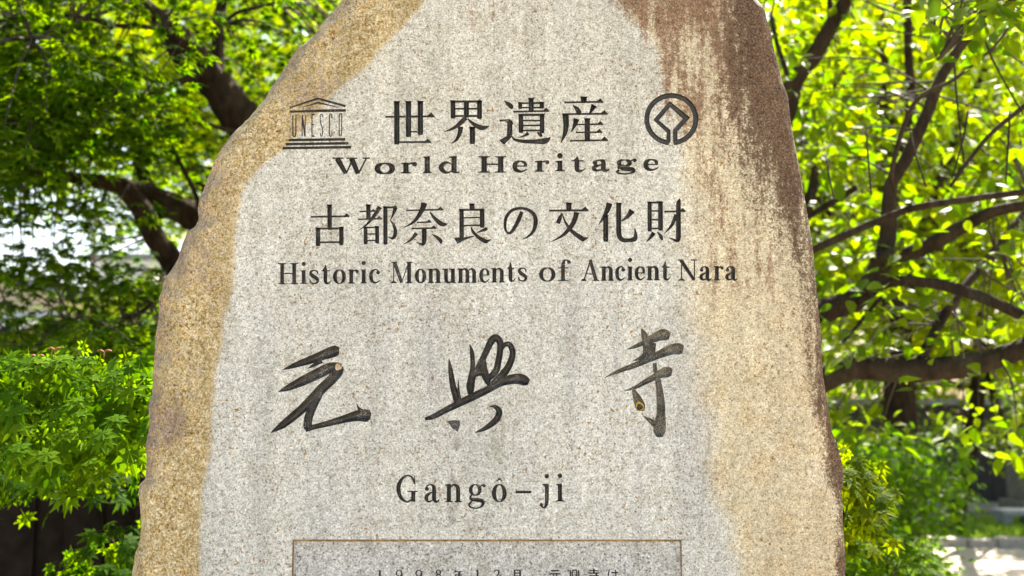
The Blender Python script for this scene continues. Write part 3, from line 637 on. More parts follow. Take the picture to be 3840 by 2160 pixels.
# ---- cut everything out of the stone
ccol = bpy.data.collections.new('cutters'); col.children.link(ccol)
spine = []
for gi, g in enumerate(glyphs):
    for v, f in g['cut']:
        me = bpy.data.meshes.new('cut'); me.from_pydata(v, [], f); me.materials.append(g['mat'])
        bm = bmesh.new(); bm.from_mesh(me); bmesh.ops.remove_doubles(bm, verts=bm.verts, dist=1e-6); bmesh.ops.recalc_face_normals(bm, faces=bm.faces); bm.to_mesh(me); bm.free()
        o = bpy.data.objects.new('cut', me); ccol.objects.link(o)
    for s in g['spine']: spine.append((s[0], s[1], gi))
kd = KDTree(len(spine))
for i, s in enumerate(spine): kd.insert((s[0], 0, s[1]), i)
kd.balance()
md = raw.modifiers.new('carve', 'BOOLEAN'); md.operation = 'DIFFERENCE'; md.operand_type = 'COLLECTION'; md.collection = ccol
md.solver = 'MANIFOLD'; md.material_mode = 'TRANSFER'
dg = bpy.context.evaluated_depsgraph_get(); cm = bpy.data.meshes.new_from_object(raw.evaluated_get(dg))
for o in list(ccol.objects): me = o.data; bpy.data.objects.remove(o); bpy.data.meshes.remove(me)
bpy.data.collections.remove(ccol)
me = raw.data; bpy.data.objects.remove(raw); bpy.data.meshes.remove(me)
nv = len(cm.vertices); co = np.zeros(nv * 3); cm.vertices.foreach_get('co', co); co = co.reshape(-1, 3)
nl = len(cm.loops); lv = np.zeros(nl, int); cm.loops.foreach_get('vertex_index', lv)
npg = len(cm.polygons); ls = np.zeros(npg, int); lt = np.zeros(npg, int); mi = np.zeros(npg, int)
cm.polygons.foreach_get('loop_start', ls); cm.polygons.foreach_get('loop_total', lt); cm.polygons.foreach_get('material_index', mi)
mnames = [m.name for m in cm.materials]
print('carved stone', nv, npg, mnames)
stone_idx = mnames.index(M_STONE.name); panel_idx = mnames.index(M_PANEL.name)
bucket = {}
panel_gi = next(i for i, g in enumerate(glyphs) if g.get('panel'))
for p in range(npg):
    vs = lv[ls[p]:ls[p] + lt[p]]
    if mi[p] == stone_idx: k = -1
    elif mi[p] == panel_idx: k = panel_gi
    else:
        c = co[vs].mean(0); k = spine[kd.find((c[0], 0, c[2]))[1]][2]
    bucket.setdefault(k, []).append(vs.tolist())

# ---- natural colours of the stone: dressed grey face, ochre rim, brown weathered shoulder
def tint_of(c):
    px, py, _ = project(c); n = len(px)
    X, Z = c[:, 0], c[:, 2]
    big = fbm(X * 6, Z * 6, 40); mid = fbm(X * 22, Z * 22, 41); fine = fbm(X * 75, Z * 75, 42, 3)
    streak = fbm(X * 26, Z * 2.6, 43); str2 = fbm(X * 60, Z * 6, 44)
    grey = np.stack([0.405 + 0 * X, 0.418 + 0 * X, 0.385 + 0 * X], 1)
    warm = np.array([0.425, 0.415, 0.340])
    def blend(a, col_, m): return a * (1 - m[:, None]) + np.asarray(col_)[None, :] * m[:, None]
    c_ = grey * (0.93 + 0.16 * big)[:, None]
    # warmer, yellowish cast in the upper part and the left third
    up = sstep(1250, 250, py + (big - .5) * 500); c_ = blend(c_, warm, 0.45 * up)
    c_ = blend(c_, [0.36, 0.37, 0.365], 0.5 * sstep(0.52, 0.72, streak) * sstep(900, 1400, py))
    # dark line under the middle brush character
    lx = np.interp(py, [1620, 1800, 2010], [1712, 1700, 1690]) + (fine - .5) * 30
    m = np.exp(-((px - lx) / 17) ** 2) * sstep(1600, 1660, py) * sstep(2020, 1980, py) * sstep(0.40, 0.58, fine) * 0.65
    c_ = blend(c_, [0.13, 0.13, 0.12], m)
    # right side: warm tan, then brown streaks, then the dark shoulder
    rb = np.interp(py, [-400, 0, 87, 126, 179, 261, 333, 450, 556, 700, 1100, 1300, 1500, 1700, 1850, 2000, 2160, 3600], [2230, 2310, 2384, 2432, 2466, 2480, 2504, 2530, 2557, 2550, 2550, 2590, 2620, 2640, 2680, 2735, 2760, 2900])
    soft = np.interp(py, [0, 300, 600, 800, 1700, 2100], [28, 22, 45, 190, 120, 60])
    e = px - rb + (mid - .5) * 60 + (fine - .5) * 36
    tan = sstep(-0.5 * soft, 0.9 * soft, e)
    c_ = blend(c_, np.array([0.445, 0.398, 0.272]), tan * 0.9)
    c_ = blend(c_, [0.42, 0.33, 0.19], tan * 0.45 * sstep(0.48, 0.66, mid) * sstep(900, 1500, py))
    c_ = blend(c_, [0.43, 0.36, 0.235], 0.5 * sstep(2780, 3120, px + (big - .5) * 260) * sstep(700, 1300, py))
    dk = np.interp(py, [-400, 0, 97, 314, 435, 556, 640, 720, 800, 900, 1000, 1150, 1500, 1600, 1660, 1740, 1850, 1870, 2000, 2100, 2160, 3600], [2700, 2712, 2712, 2722, 2735, 2770, 2790, 2830, 2890, 2975, 3004, 3018, 3048, 3070, 3090, 3078, 3128, 3142, 3144, 3136, 3128, 3180])
    wdt = np.interp(py, [0, 300, 520, 900, 1200, 2160], [60, 70, 120, 150, 45, 24])
    mD = np.clip(0.55 + (px - dk) / (1.7 * wdt), 0, 1.5)
    mB = np.clip(0.5 + (px - rb) / 150, 0, 1) * sstep(1080, 330, py + (big - .5) * 300) * np.interp(py, [0, 250, 500, 900], [1.0, .92, .8, .55])
    mB = mB - 0.34 * np.exp(-((px - 2640 + 25 * np.sin(py / 90)) / 55) ** 2) * sstep(40, 160, py)
    mB = np.maximum(mB * 1.12, 0.38 * tan * sstep(1500, 900, py))
    stn = np.exp(-((px - 1815) / 85) ** 2) * sstep(230, -40, py); mB = np.maximum(mB, stn * 0.66)
    lb = np.interp(py, bl_y, bl_x); e = lb - px + (mid - .5) * 22
    mR = np.clip(0.5 + e / 46, 0, 1.1)
    edge_d = px - np.interp(-py, -np.array([p[1] for p in OUT_L[::-1]], float), np.array([p[0] for p in OUT_L[::-1]], float))
    mG = np.clip(0.62 * np.exp(-np.clip(edge_d, 0, 600) / 55) + 1.5 * (big - .5) + 0.30 * sstep(700, 330, py), 0, .95) * np.clip(mR, 0, 1)
    mG = np.maximum(mG, .9 * np.exp(-((px - 640) / 75) ** 2 - ((py - 1590) / 130) ** 2)); mG = np.maximum(mG, .8 * np.exp(-((px - 690) / 50) ** 2 - ((py - 1010) / 90) ** 2))
    deep = sstep(0.03, 0.09, c[:, 1])                                  # broken flanks of the block
    c_ = c_ * (1 - 0.5 * deep[:, None]) + np.array([0.16, 0.11, 0.075])[None] * (0.5 * deep[:, None])
    return np.clip(c_, 0.01, 0.9), np.stack([mR, mB, mD, mG], 1)
def sub_mesh(name, faces, mats, parent=None, smooth=False, midx=None):
    a = np.unique(np.concatenate([np.array(f) for f in faces])); rm = {int(v): i for i, v in enumerate(a)}
    o = mesh_obj(name, co[a], [[rm[v] for v in f] for f in faces], None, parent, smooth, mats, midx)
    t = np.ones((len(a), 4)); t[:, :3], mk = tint_of(co[a])
    at = o.data.color_attributes.new('tint', 'FLOAT_COLOR', 'POINT'); at.data.foreach_set('color', t.ravel().astype(np.float32))
    at = o.data.color_attributes.new('masks', 'FLOAT_COLOR', 'POINT'); at.data.foreach_set('color', mk.ravel().astype(np.float32))
    return o
stone = empty('stone_monument', (0, 0.15, 0))
tag(stone, 'tall upright granite slab with brown shoulder and carved black inscriptions', 'monument')
inv = Matrix.Translation((0, -0.15, 0))
def child(o, par=None):
    o.parent = par or stone; o.matrix_parent_inverse = inv if par is None else Matrix(); return o
slab = child(sub_mesh('slab', bucket[-1], [M_STONE], None, True))
for gi, g in enumerate(glyphs):
    if gi not in bucket or g.get('panel'): continue
    if g['name'] == PC: continue
    o = child(sub_mesh(g['name'], bucket[gi], [g['mat']], None, g['name'] == BK))
    if g.get('label'): o['label'] = g['label']
pf = bucket[panel_gi]; ny = []
for f in pf:
    q = co[f]; nn = np.cross(q[1] - q[0], q[2] - q[0]); ny.append(0 if abs(nn[1]) > np.linalg.norm(nn) * .97 else 1)
panel = child(sub_mesh('inscription_panel', pf, [M_PANEL, M_RUST], None, False, ny)); panel['label'] = 'grey sunken inscription panel with ochre stained edges'
for gi, g in enumerate(glyphs):
    if g['name'] == PC and gi in bucket: child(sub_mesh(PC, bucket[gi], [g['mat']]), panel)

# little yellow lichen ring and a mortar dab sitting in two of the brush strokes
def disc(name, crop, x, y, r0, r1, yv, mat):
    cx, cy, s = crop; v = []; f = []; n = 20
    for k in range(n):
        a = 2 * math.pi * k / n
        for r, yy in ((r0, yv - .0004), ((r0 + r1) / 2, yv - .0022), (r1, yv)):
            rr = r * (1 + .12 * math.sin(3 * a + 1)); X_, Z_ = plane(cx + (x + rr * math.cos(a)) / s, cy + (y + rr * math.sin(a)) / s); v.append((X_, yy, Z_))
    for k in range(n):
        a, b = k * 3, ((k + 1) % n) * 3; f += [(a, b, b + 1, a + 1), (a + 1, b + 1, b + 2, a + 2)]
    if r0 < 1: f.append(tuple(k * 3 for k in range(n)))
    return child(mesh_obj(name, v, f, mat))
disc('lichen_ring', C6, 1432, 990, 34, 54, 0.0062, plain('yellow_lichen', (0.55, 0.34, 0.03), 0.8, 200))
disc('mortar_dab', C5, 740, 503, 0.5, 34, 0.0055, plain('pale_mortar', (0.42, 0.33, 0.22), 0.9, 200))

# =====================================================================================
#  LEAVES AND TREES
# =====================================================================================
def maple_leaf(full=True):
    lobes = [(0, 1.0), (40, .93), (-40, .93), (78, .74), (-78, .74), (122, .42), (-122, .42)] if full else [(0, 1.0), (48, .9), (-48, .9), (100, .62), (-100, .62)]
    lobes.sort(key=lambda t: -t[0]); v = [(0, 0, 0.02)]; n = len(lobes)
    for i, (a, L) in enumerate(lobes):
        t = math.radians(a)
        def pt(r, off): 
            x, y = r * math.sin(t) + off * math.cos(t), r * math.cos(t) - off * math.sin(t)
            return (x, y, -0.20 * (x * x + y * y) ** 1.0 + 0.0)
        hw = .135 if full else .17
        if full: v += [pt(.50 * L, -hw), pt(L, 0), pt(.50 * L, hw)]
        else: v += [pt(L, 0)]
        if i < n - 1:
            a2, L2 = lobes[i + 1]; tm = math.radians((a + a2) / 2); r = .31 * min(L, L2) / .8
            v.append((r * math.sin(tm), r * math.cos(tm), 0.015))
    # lobes run from +angle to -angle; x = sin
    m = len(v) - 1; f = [(0, i + 1, i) for i in range(1, m)]
    if not full: v.append((0, -0.12, 0)); f += [(0, 1, m + 1), (0, m + 1, m)]
    else:
        i0 = len(v); v += [(-.018, -.02, 0), (.018, -.02, 0), (0, -.75, -.12)]; f.append((i0, i0 + 1, i0 + 2))
    return np.array(v, float), f
def ovate_leaf(full=True):
    st = [(0, .0), (.12, .20), (.35, .30), (.6, .25), (.82, .12), (1, .0)] if full else [(0, 0), (.35, .30), (.72, .2), (1, 0)]
    v = []; f = []
    for y, hw in st:
        z = -.16 * y * y
        if hw == 0: v.append((0, y, z))
        else: v += [(-hw, y, z + .22 * hw), (0, y, z), (hw, y, z + .22 * hw)]
    k = (len(st) - 2)
    f += [(0, 2, 1), (0, 3, 2)]
    for i in range(k - 1): a = 1 + i * 3; f += [(a, a + 1, a + 4, a + 3), (a + 1, a + 2, a + 5, a + 4)]
    a = 1 + (k - 1) * 3; e = len(v) - 1; f += [(a, a + 1, e), (a + 1, a + 2, e)]
    return np.array(v, float), f
TEMPL = {'maple': maple_leaf(True), 'maple_far': maple_leaf(False), 'ovate': ovate_leaf(True), 'ovate_far': ovate_leaf(False)}
LEAFMESH = {}
def leaf_mesh(kind, mat):
    key = (kind, mat.name)
    if key not in LEAFMESH:
        v, f = TEMPL[kind]; me = bpy.data.meshes.new('leaf'); me.from_pydata(v.tolist(), [], f); me.materials.append(mat); me.update(); LEAFMESH[key] = me
    return LEAFMESH[key]
def rot_from(dirs, ups):
    y = dirs / np.linalg.norm(dirs, axis=1, keepdims=True)
    x = np.cross(y, ups); x /= np.maximum(np.linalg.norm(x, axis=1, keepdims=True), 1e-6)
    z = np.cross(x, y); return np.stack([x, y, z], 2)      # columns
def leaves_stuff(name, kind, mat, pos, rot, size, parent):
    v, f = TEMPL[kind]; n = len(pos); m = len(v)
    V_ = np.einsum('nij,kj->nki', rot, v) * size[:, None, None] + pos[:, None, :]
    me = bpy.data.meshes.new(name)
    fl = np.array([i for q in f for i in q]); ft = np.array([len(q) for q in f]); L = len(fl)
    me.vertices.add(n * m); me.vertices.foreach_set('co', V_.reshape(-1).astype(np.float32))
    me.loops.add(n * L); me.loops.foreach_set('vertex_index', (fl[None, :] + (np.arange(n) * m)[:, None]).reshape(-1).astype(np.int32))
    tot = np.tile(ft, n); st = np.concatenate([[0], np.cumsum(tot)[:-1]])
    me.polygons.add(len(tot)); me.polygons.foreach_set('loop_start', st.astype(np.int32)); me.polygons.foreach_set('loop_total', tot.astype(np.int32))
    me.materials.append(mat); me.update(calc_edges=True)
    at = me.attributes.new('var', 'FLOAT', 'POINT'); at.data.foreach_set('value', np.repeat(rng.random(n) * 0.999, m).astype(np.float32))
    o = bpy.data.objects.new(name, me); col.objects.link(o); o.parent = parent; o['kind'] = 'stuff'
    return o
ol_y = np.array([p[1] for p in OUT_L], float); ol_x = np.array([p[0] for p in OUT_L], float); or_y = np.array([p[1] for p in OUT_R], float); or_x = np.array([p[0] for p in OUT_R], float)
def in_view(P):
    px, py, f = project(P)
    hid = (P[:, 1] > 0) & (px > np.interp(py, ol_y, ol_x) + 25) & (px < np.interp(py, or_y, or_x) - 25)
    return (px > -20) & (px < 3860) & (py > -20) & (py < 2180) & (f > 0.3) & ~hid, f
def sprays(centres, rad, per, size, droop=0.35, flat=0.16, jit=0.5, face=0.0):
    """flat, slightly drooping fans of leaves round each centre"""
    n = len(centres); k = per; tot = n * k
    c = np.repeat(centres, k, 0); a = rng.random(tot) * 2 * math.pi; r = np.sqrt(rng.random(tot)) * np.repeat(rad, k)
    tilt = np.repeat(rng.normal(0, .22, (n, 2)), k, 0)
    off = np.stack([np.cos(a) * r, np.sin(a) * r, np.zeros(tot)], 1)
    off[:, 2] = -droop * r * r / np.maximum(np.repeat(rad, k), 1e-3) + tilt[:, 0] * off[:, 0] + tilt[:, 1] * off[:, 1] + rng.normal(0, flat, tot) * np.repeat(rad, k)
    pos = c + off
    out = np.stack([np.cos(a), np.sin(a), np.full(tot, -0.35)], 1) + rng.normal(0, jit * .7, (tot, 3))
    up = np.stack([np.zeros(tot), np.zeros(tot), np.ones(tot)], 1) + rng.normal(0, jit * .55, (tot, 3)); up[:, :2] += 0.45 * np.stack([np.cos(a), np.sin(a)], 1)
    fc = face * rng.uniform(.1, 3.0, tot); up[:, 1] -= fc; out[:, 2] -= np.minimum(fc, 1.6) * .55; out[:, 1] -= np.minimum(fc, 1.0) * .2
    return pos, rot_from(out, up), size * (0.7 + 0.6 * rng.random(tot)), c
def limbs_to_tree(root, limbs, mat, part_first='trunk', sides=10, wob=0.06, sub=5):
    pts = []; out = []
    for i, L in enumerate(limbs):
        P = [p for p, r in L]; R = [r for p, r in L]
        mb = MB(); mb.tube(P, R, sides, sub, wob); o = mb.build(part_first if i == 0 else 'branch', mat, root, True); out.append(o)
        cp_, rr = catmull(P, R, 6); pts += cp_
    return pts
def twigs(root, centres, limbpts, mat, r=0.004, maxlen=1.3, every=1):
    if not limbpts: return
    k = KDTree(len(limbpts))
    for i, p in enumerate(limbpts): k.insert(p, i)
    k.balance(); mb = MB()
    for c in centres[::every]:
        c = Vector(c); p, i, d = k.find(c)
        if d > maxlen: continue
        mid = (c + p) / 2 + Vector((random.uniform(-.1, .1), random.uniform(-.1, .1), random.uniform(0.0, .16))) * d
        mb.tube([p, mid, c + (c - mid) * .25], [r * 1.6, r, r * .35], 5, 3, 0, False)
    if mb.v: o = mb.build('twigs', mat, root, True); o['kind'] = 'stuff'
def crown(root, kind, mat, pos, rot, size, single=0, far_kind=None):
    """the leaves that show largest become single parts, the rest one mass"""
    n = len(pos); pick = np.zeros(n, bool)
    vis, f = in_view(pos)
    if single:
        score = np.where(vis, size / np.maximum(f, .1), -1); idx = np.argsort(-score)[:single]; idx = idx[score[idx] > 0]; pick[idx] = True
    cr = leaves_stuff('crown', far_kind or kind, mat, pos[~pick], rot[~pick], size[~pick], root)
    me = leaf_mesh(kind, mat)
    for i in np.nonzero(pick)[0]:
        M = np.eye(4); M[:3, :3] = rot[i] * size[i]; M[:3, 3] = pos[i]
        o = bpy.data.objects.new('leaf', me); col.objects.link(o); o.parent = cr; o.matrix_basis = Matrix(M.tolist())
    return cr
def box_centres(n, x0, x1, y0, y1, d0, d1, keep=None):
    """n points in the part of space that spans picture x0..x1, y0..y1 between two distances"""
    out = []
    while len(out) < n:
        d = math.sqrt(random.uniform(d0 * d0, d1 * d1)); x = random.uniform(x0, x1); y = random.uniform(y0, y1)
        if keep and not keep(x, y, d): continue
        out.append(Q(x, y, d))
    return np.array([tuple(p) for p in out])
def blob_centres(n, c, r, hollow=0.45):
    v = rng.normal(size=(n, 3)); v /= np.linalg.norm(v, axis=1, keepdims=True)
    return np.array(c) + v * np.array(r) * (hollow + (1 - hollow) * rng.random((n, 1)) ** .6)
SUN_V = np.array(sdir)
GAPS = [((.78, .55, 1.12), .45), ((.78, .6, 1.0), .4), ((1.25, 1.55, .45), .35), ((1.05, 1.4, .45), .3), ((-1.0, .55, 1.28), .3), ((-1.3, .55, 1.25), .3), ((-.75, .6, 1.28), .2)] + \
       [((x, y, 0.0), .42) for x in (3.0, 3.6, 4.2) for y in (7.0, 7.7)] + [((2.0, 4.2, .8), .3)]
def sunny(c):  # drops sprays in the sun's path so chosen spots stay lit
    keep = np.ones(len(c), bool)
    for p, r in GAPS:
        v = c - np.array(p); t = v @ SUN_V; dd = np.linalg.norm(v - t[:, None] * SUN_V[None], axis=1); keep &= ~((dd < r) & (t > .45))
    return c[keep]
def cat_(parts): return [np.concatenate([p[i] for p in parts]) for i in range(4)]
def px2m(r, d): return r * d / (F / 1.49068)
def limb(pts, d0, d1=None):                 # (x, y, radius px) along a limb at distance d0..d1
    n = len(pts); d1 = d0 if d1 is None else d1
    return [(Q(x, y, d0 + (d1 - d0) * i / max(1, n - 1)), px2m(r, d0 + (d1 - d0) * i / max(1, n - 1))) for i, (x, y, r) in enumerate(pts)]

# ---- maple A: leaning trunk left of the stone
A = empty('maple_tree', (0.35, 2.95, 0)); tag(A, 'maple with leaning forked trunk rising behind the left of the stone', 'tree')
A.location = (0, 0, 0)
lim = [[(Vector((-0.25, 3.0, -0.1)), .17), (Vector((-0.30, 2.95, 0.7)), .135)] + limb([(800,640,60),(700,420,54),(600,290,50),(540,205,42)], 4.6, 4.5),
       limb([(540,215,36),(510,150,30),(450,87,26),(367,20,22),(320,-40,18),(250,-160,12)], 4.5, 4.2),
       limb([(565,250,30),(533,228,26),(467,172,19),(417,93,16),(385,50,14),(330,10,10)], 4.5, 4.7),
       limb([(542,200,22),(547,150,17),(550,50,15),(562,-10,13),(575,-150,8)], 4.5, 4.6),
       limb([(500,195,10),(467,200,9),(360,247,8),(250,247,8),(183,280,7),(133,290,6),(-20,316,4)], 4.45, 3.9),
       limb([(430,80,8),(400,70,7),(283,63,6),(200,43,5.5),(50,43,5),(-30,58,3)], 4.3, 3.8),
       limb([(590,330,7),(573,327,6),(500,310,5),(400,317,4),(283,280,3)], 4.5, 4.0),
       limb([(283,70,4),(220,70,3.5),(150,85,3),(80,100,2)], 4.1, 3.8),
       limb([(560,60,6),(600,30,5),(680,10,4),(760,-30,3)], 4.6, 4.4)]
lp = limbs_to_tree(A, lim, M_BARK)
gap = lambda x, y, d: not (-60 < x < 345 and 515 < y < 735 and random.random() < 0.93)
def keepA(x, y, d):
    if (x > 460 + (0 if y > 350 else (350 - y) * 1.05)): return random.random() < 0.25
    return True
LIMBPX = [(600,290,60),(570,250,60),(540,205,55),(510,150,50),(450,87,50),(400,45,50),(548,150,45),(550,80,45),(500,200,50),(450,150,45),(430,520,60),(340,480,60),(390,590,60),(250,455,55),(480,545,60),(370,545,60),(430,650,50)]
def keepL(x, y, d):
    for a, b, r in LIMBPX:
        if d < 4.9 and math.hypot(x - a, (y - b)) < r + 0.2 * 2504 / d * .55: return random.random() < 0.10
    return True
def keepA2(x, y, d): return keepA(x, y, d) and keepL(x, y, d)
cA = np.concatenate([box_centres(88, -120, 620, -120, 300, 3.5, 4.9, keepA2), box_centres(58, -120, 330, 120, 430, 3.3, 4.3, keepL), box_centres(50, 540, 1000, -150, 260, 4.7, 5.4), box_centres(90, -500, 1100, -1000, -150, 3.3, 5.6)])  # last box: unseen canopy overhead, added to block sky light
cA = sunny(cA); pA = sprays(cA, rng.uniform(.16, .34, len(cA)), 23, 0.046)
twigs(A, cA, lp, M_TWIG, .004, 1.0)
crown(A, 'maple', M_MAPLE, *pA[:3], single=300)

# ---- maple B: low thick limbs, further left
B = empty('maple_tree'); tag(B, 'maple with low thick limb sweeping left behind the stone edge', 'tree')
lim = [[(Vector((-0.95, 3.1, -0.1)), .15), (Vector((-1.02, 3.05, .55)), .12)] + limb([(560,800,46),(485,735,34),(431,655,30),(385,590,27),(352,520,27),(300,470,22),(220,452,17),(120,440,12),(40,436,6)], 4.8, 4.4),
       limb([(640,640,42),(500,552,38),(420,512,34),(340,480,26),(280,462,20)], 4.9, 4.7),
       limb([(415,540,18),(373,467,17),(350,400,16),(333,333,13),(320,250,8)], 4.8, 5.0),
       limb([(500,520,7),(490,483,6),(440,383,6),(410,300,4)], 4.7, 4.5),
       limb([(430,655,7),(411,690,7),(389,747,6),(347,789,6),(222,822,5),(139,859,4),(40,880,3)], 4.7, 4.0)]
lp = limbs_to_tree(B, lim, M_BARK)
cB = np.concatenate([box_centres(75, -100, 470, 290, 455, 3.9, 5.4, keepL), box_centres(14, -60, 360, 490, 550, 4.0, 5.0), box_centres(18, -60, 220, 640, 720, 3.9, 4.8), box_centres(8, 220, 350, 690, 770, 4.0, 4.8), box_centres(11, 225, 440, 500, 640, 5.2, 6.0),
                     box_centres(70, -100, 430, 800, 905, 3.6, 5.0), box_centres(5, 330, 420, 660, 760, 4.4, 5.2)])
cB = sunny(cB); pB = sprays(cB, rng.uniform(.14, .30, len(cB)), 26, 0.045)
twigs(B, cB, lp, M_TWIG, .004, .75)
crown(B, 'maple', M_MAPLE, *pB[:3], single=300)

# ---- the clipped maple shrub close by on the left
Sh = empty('maple_shrub'); tag(Sh, 'fresh green maple shrub close beside the stone in front of the dark fence', 'shrub')
lim = [[(Vector((-.62, .95, -.05)), .02), (Vector((-.63, .93, .5)), .016), (Vector((-.64, .9, 1.1)), .011), (Vector((-.74, .7, 1.3)), .004)],
       [(Vector((-.66, .86, 1.2)), .004), (Vector((-1.0, .78, 1.31)), .003), (Vector((-1.3, .6, 1.34)), .002)],
       [(Vector((-.66, .88, 1.15)), .004), (Vector((-.8, .8, 1.27)), .003), (Vector((-.95, .7, 1.3)), .002)]]
lp = limbs_to_tree(Sh, lim, M_TWIG, 'stem', 7)
c1 = box_centres(80, -90, 395, 905, 1085, 2.12, 2.6)
pS = sprays(c1, rng.uniform(.08, .15, len(c1)), 11, 0.047, .6, .2, .32, 1.5)
twigs(Sh, c1, lp, M_TWIG, .0013, .35)
crown(Sh, 'maple', M_SHRUB, *pS[:3], single=300)
Sd = empty('maple_shrub'); tag(Sd, 'drooping maple shrub below, shade put into its leaf colour, against the dark board fence', 'shrub')
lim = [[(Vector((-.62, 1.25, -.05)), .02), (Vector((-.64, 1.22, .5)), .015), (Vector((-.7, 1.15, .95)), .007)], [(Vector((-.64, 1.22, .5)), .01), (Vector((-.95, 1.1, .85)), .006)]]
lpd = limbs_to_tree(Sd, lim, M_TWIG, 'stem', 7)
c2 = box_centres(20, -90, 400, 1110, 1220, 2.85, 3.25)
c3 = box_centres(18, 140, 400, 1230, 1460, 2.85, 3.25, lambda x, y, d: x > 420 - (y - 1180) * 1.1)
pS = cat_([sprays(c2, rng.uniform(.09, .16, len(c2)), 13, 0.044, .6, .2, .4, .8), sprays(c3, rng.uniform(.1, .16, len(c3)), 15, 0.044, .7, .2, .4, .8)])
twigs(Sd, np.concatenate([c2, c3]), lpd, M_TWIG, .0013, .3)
crown(Sd, 'maple', M_MAPLE, *pS[:3], single=300)  # darker leaf material stands in for the shade under the upper shrub
for k, (x, y) in enumerate([(138,880),(92,898),(262,886)]):
    p = Q(x, y, 2.35); mb = MB()
    mb.tube([p + Vector((0, 0, -.02)), p], [.0009, .0008], 5, 2)
    for s in (-1, 1): mb.tube([p, p + Vector((s * .008, 0, .004)), p + Vector((s * .017, .002, .003))], [.0012, .0030, .0010], 6, 3)
    mb.build('seed_wing', M_SAMARA, Sh, True)

# ---- cherry tree on the right
R = empty('cherry_tree'); tag(R, 'cherry tree with thick curving limbs to the right of the stone', 'tree')
lim = [[(Vector((.95, 2.3, -.1)), .16), (Vector((.93, 2.25, .6)), .13)] + limb([(1960,900,40),(2060,792,32),(2146,757,29),(2194,710,28),(2223,647,25),(2235,581,20),(2240,470,17),(2279,400,16),(2330,290,15),(2372,187,14),(2445,83,12),(2545,0,9),(2620,-90,6)], 3.9, 3.7),
       limb([(2205,660,20),(2238,645,20),(2312,629,19),(2423,570,17),(2498,533,15),(2600,512,13)], 3.85, 3.5),
       limb([(2180,735,15),(2205,722,14),(2257,707,14),(2349,714,14),(2460,744,15),(2600,806,14)], 3.85, 3.4),
       limb([(1990,660,12),(2053,625,10),(2238,544,9),(2349,514,9),(2600,480,8)], 3.7, 3.4),
       limb([(1980,1010,34),(2064,960,31),(2146,927,29),(2257,933,30),(2349,929,29),(2460,914,28),(2600,868,24)], 3.9, 3.6),
       limb([(2318,905,14),(2320,896,13),(2386,777,12),(2460,681,11),(2527,599,9),(2600,500,7)], 3.8, 4.2),
       limb([(2212,751,6),(2165,810,5),(2120,862,4)], 3.8, 3.7),
       limb([(2250,483,5),(2245,420,6),(2300,260,6),(2400,200,5),(2500,120,4)], 3.4, 3.2),
       limb([(2600,250,6),(2500,330,6),(2440,400,5.5),(2390,470,4)], 3.1, 3.2)]
for x, y, L, dx in ((2180,330,160,12),(2290,330,140,40),(2400,150,260,25),(2435,280,170,-40),(2465,60,230,110),(2080,400,110,20),(2540,280,180,-10),(2350,20,130,10)):
    lim.append(limb([(x, y, 2.6), (x + dx * .3, y + L * .4, 2.6), (x + dx, y + L, 2.0)], 3.1, 3.0))
lp = limbs_to_tree(R, lim, M_BARK2)
Z = empty('cherry_tree'); tag(Z, 'slender cherry with banded limb rising right behind the stone shoulder', 'tree')
lim2 = [[(Vector((.55, 2.7, -.1)), .13), (Vector((.57, 2.7, .8)), .11)] + limb([(1900,560,34),(1955,340,29),(1984,262,26),(1999,205,24),(2052,133,22),(2099,50,20),(2129,0,19),(2180,-120,15)], 4.4, 4.2),
        limb([(1990,220,8),(1975,170,7),(1955,110,6),(1940,40,5)], 4.3, 4.4), limb([(2085,80,9),(2088,30,8),(2085,-40,6)], 4.3, 4.4),
        limb([(1960,640,26),(2010,560,20),(2040,490,14),(2060,380,9)], 4.9, 5.0), limb([(2157,470,9),(2100,505,9),(2035,544,9),(1990,580,9)], 4.6, 4.8), limb([(2282,-20,11),(2284,60,11),(2286,150,11),(2292,260,12),(2270,400,13)], 5.0, 5.0)]
lp2 = limbs_to_tree(Z, lim2, M_BARK2)
def ov(c, rad, per, size): return sprays(c, rad, per, size, .4, .3, .8)
cR = np.concatenate([box_centres(110, 1990, 2680, -120, 520, 3.1, 4.6), box_centres(75, 2060, 2680, 520, 900, 3.4, 4.8), box_centres(40, 2080, 2680, 930, 1120, 3.6, 4.8), box_centres(10, 2380, 2620, -60, 60, 2.5, 2.8), box_centres(130, 1900, 3000, -1000, -120, 3.0, 5.0)])  # last box: crown above the view, added to shut out sky light
cR = sunny(cR); pR = ov(cR, rng.uniform(.12, .28, len(cR)), 12, 0.070)
twigs(R, cR, lp, M_TWIG, .0035)
crown(R, 'ovate', M_CHERRY, *pR[:3], single=300)
cZ = np.concatenate([box_centres(45, 1900, 2350, -150, 420, 4.3, 5.4), box_centres(30, 2000, 2300, 380, 760, 4.8, 5.6)])
cZ = sunny(cZ); pZ = ov(cZ, rng.uniform(.15, .3, len(cZ)), 11, 0.075); twigs(Z, cZ, lp2, M_TWIG, .004)
crown(Z, 'ovate', M_CHERRY, *pZ[:3], single=200)

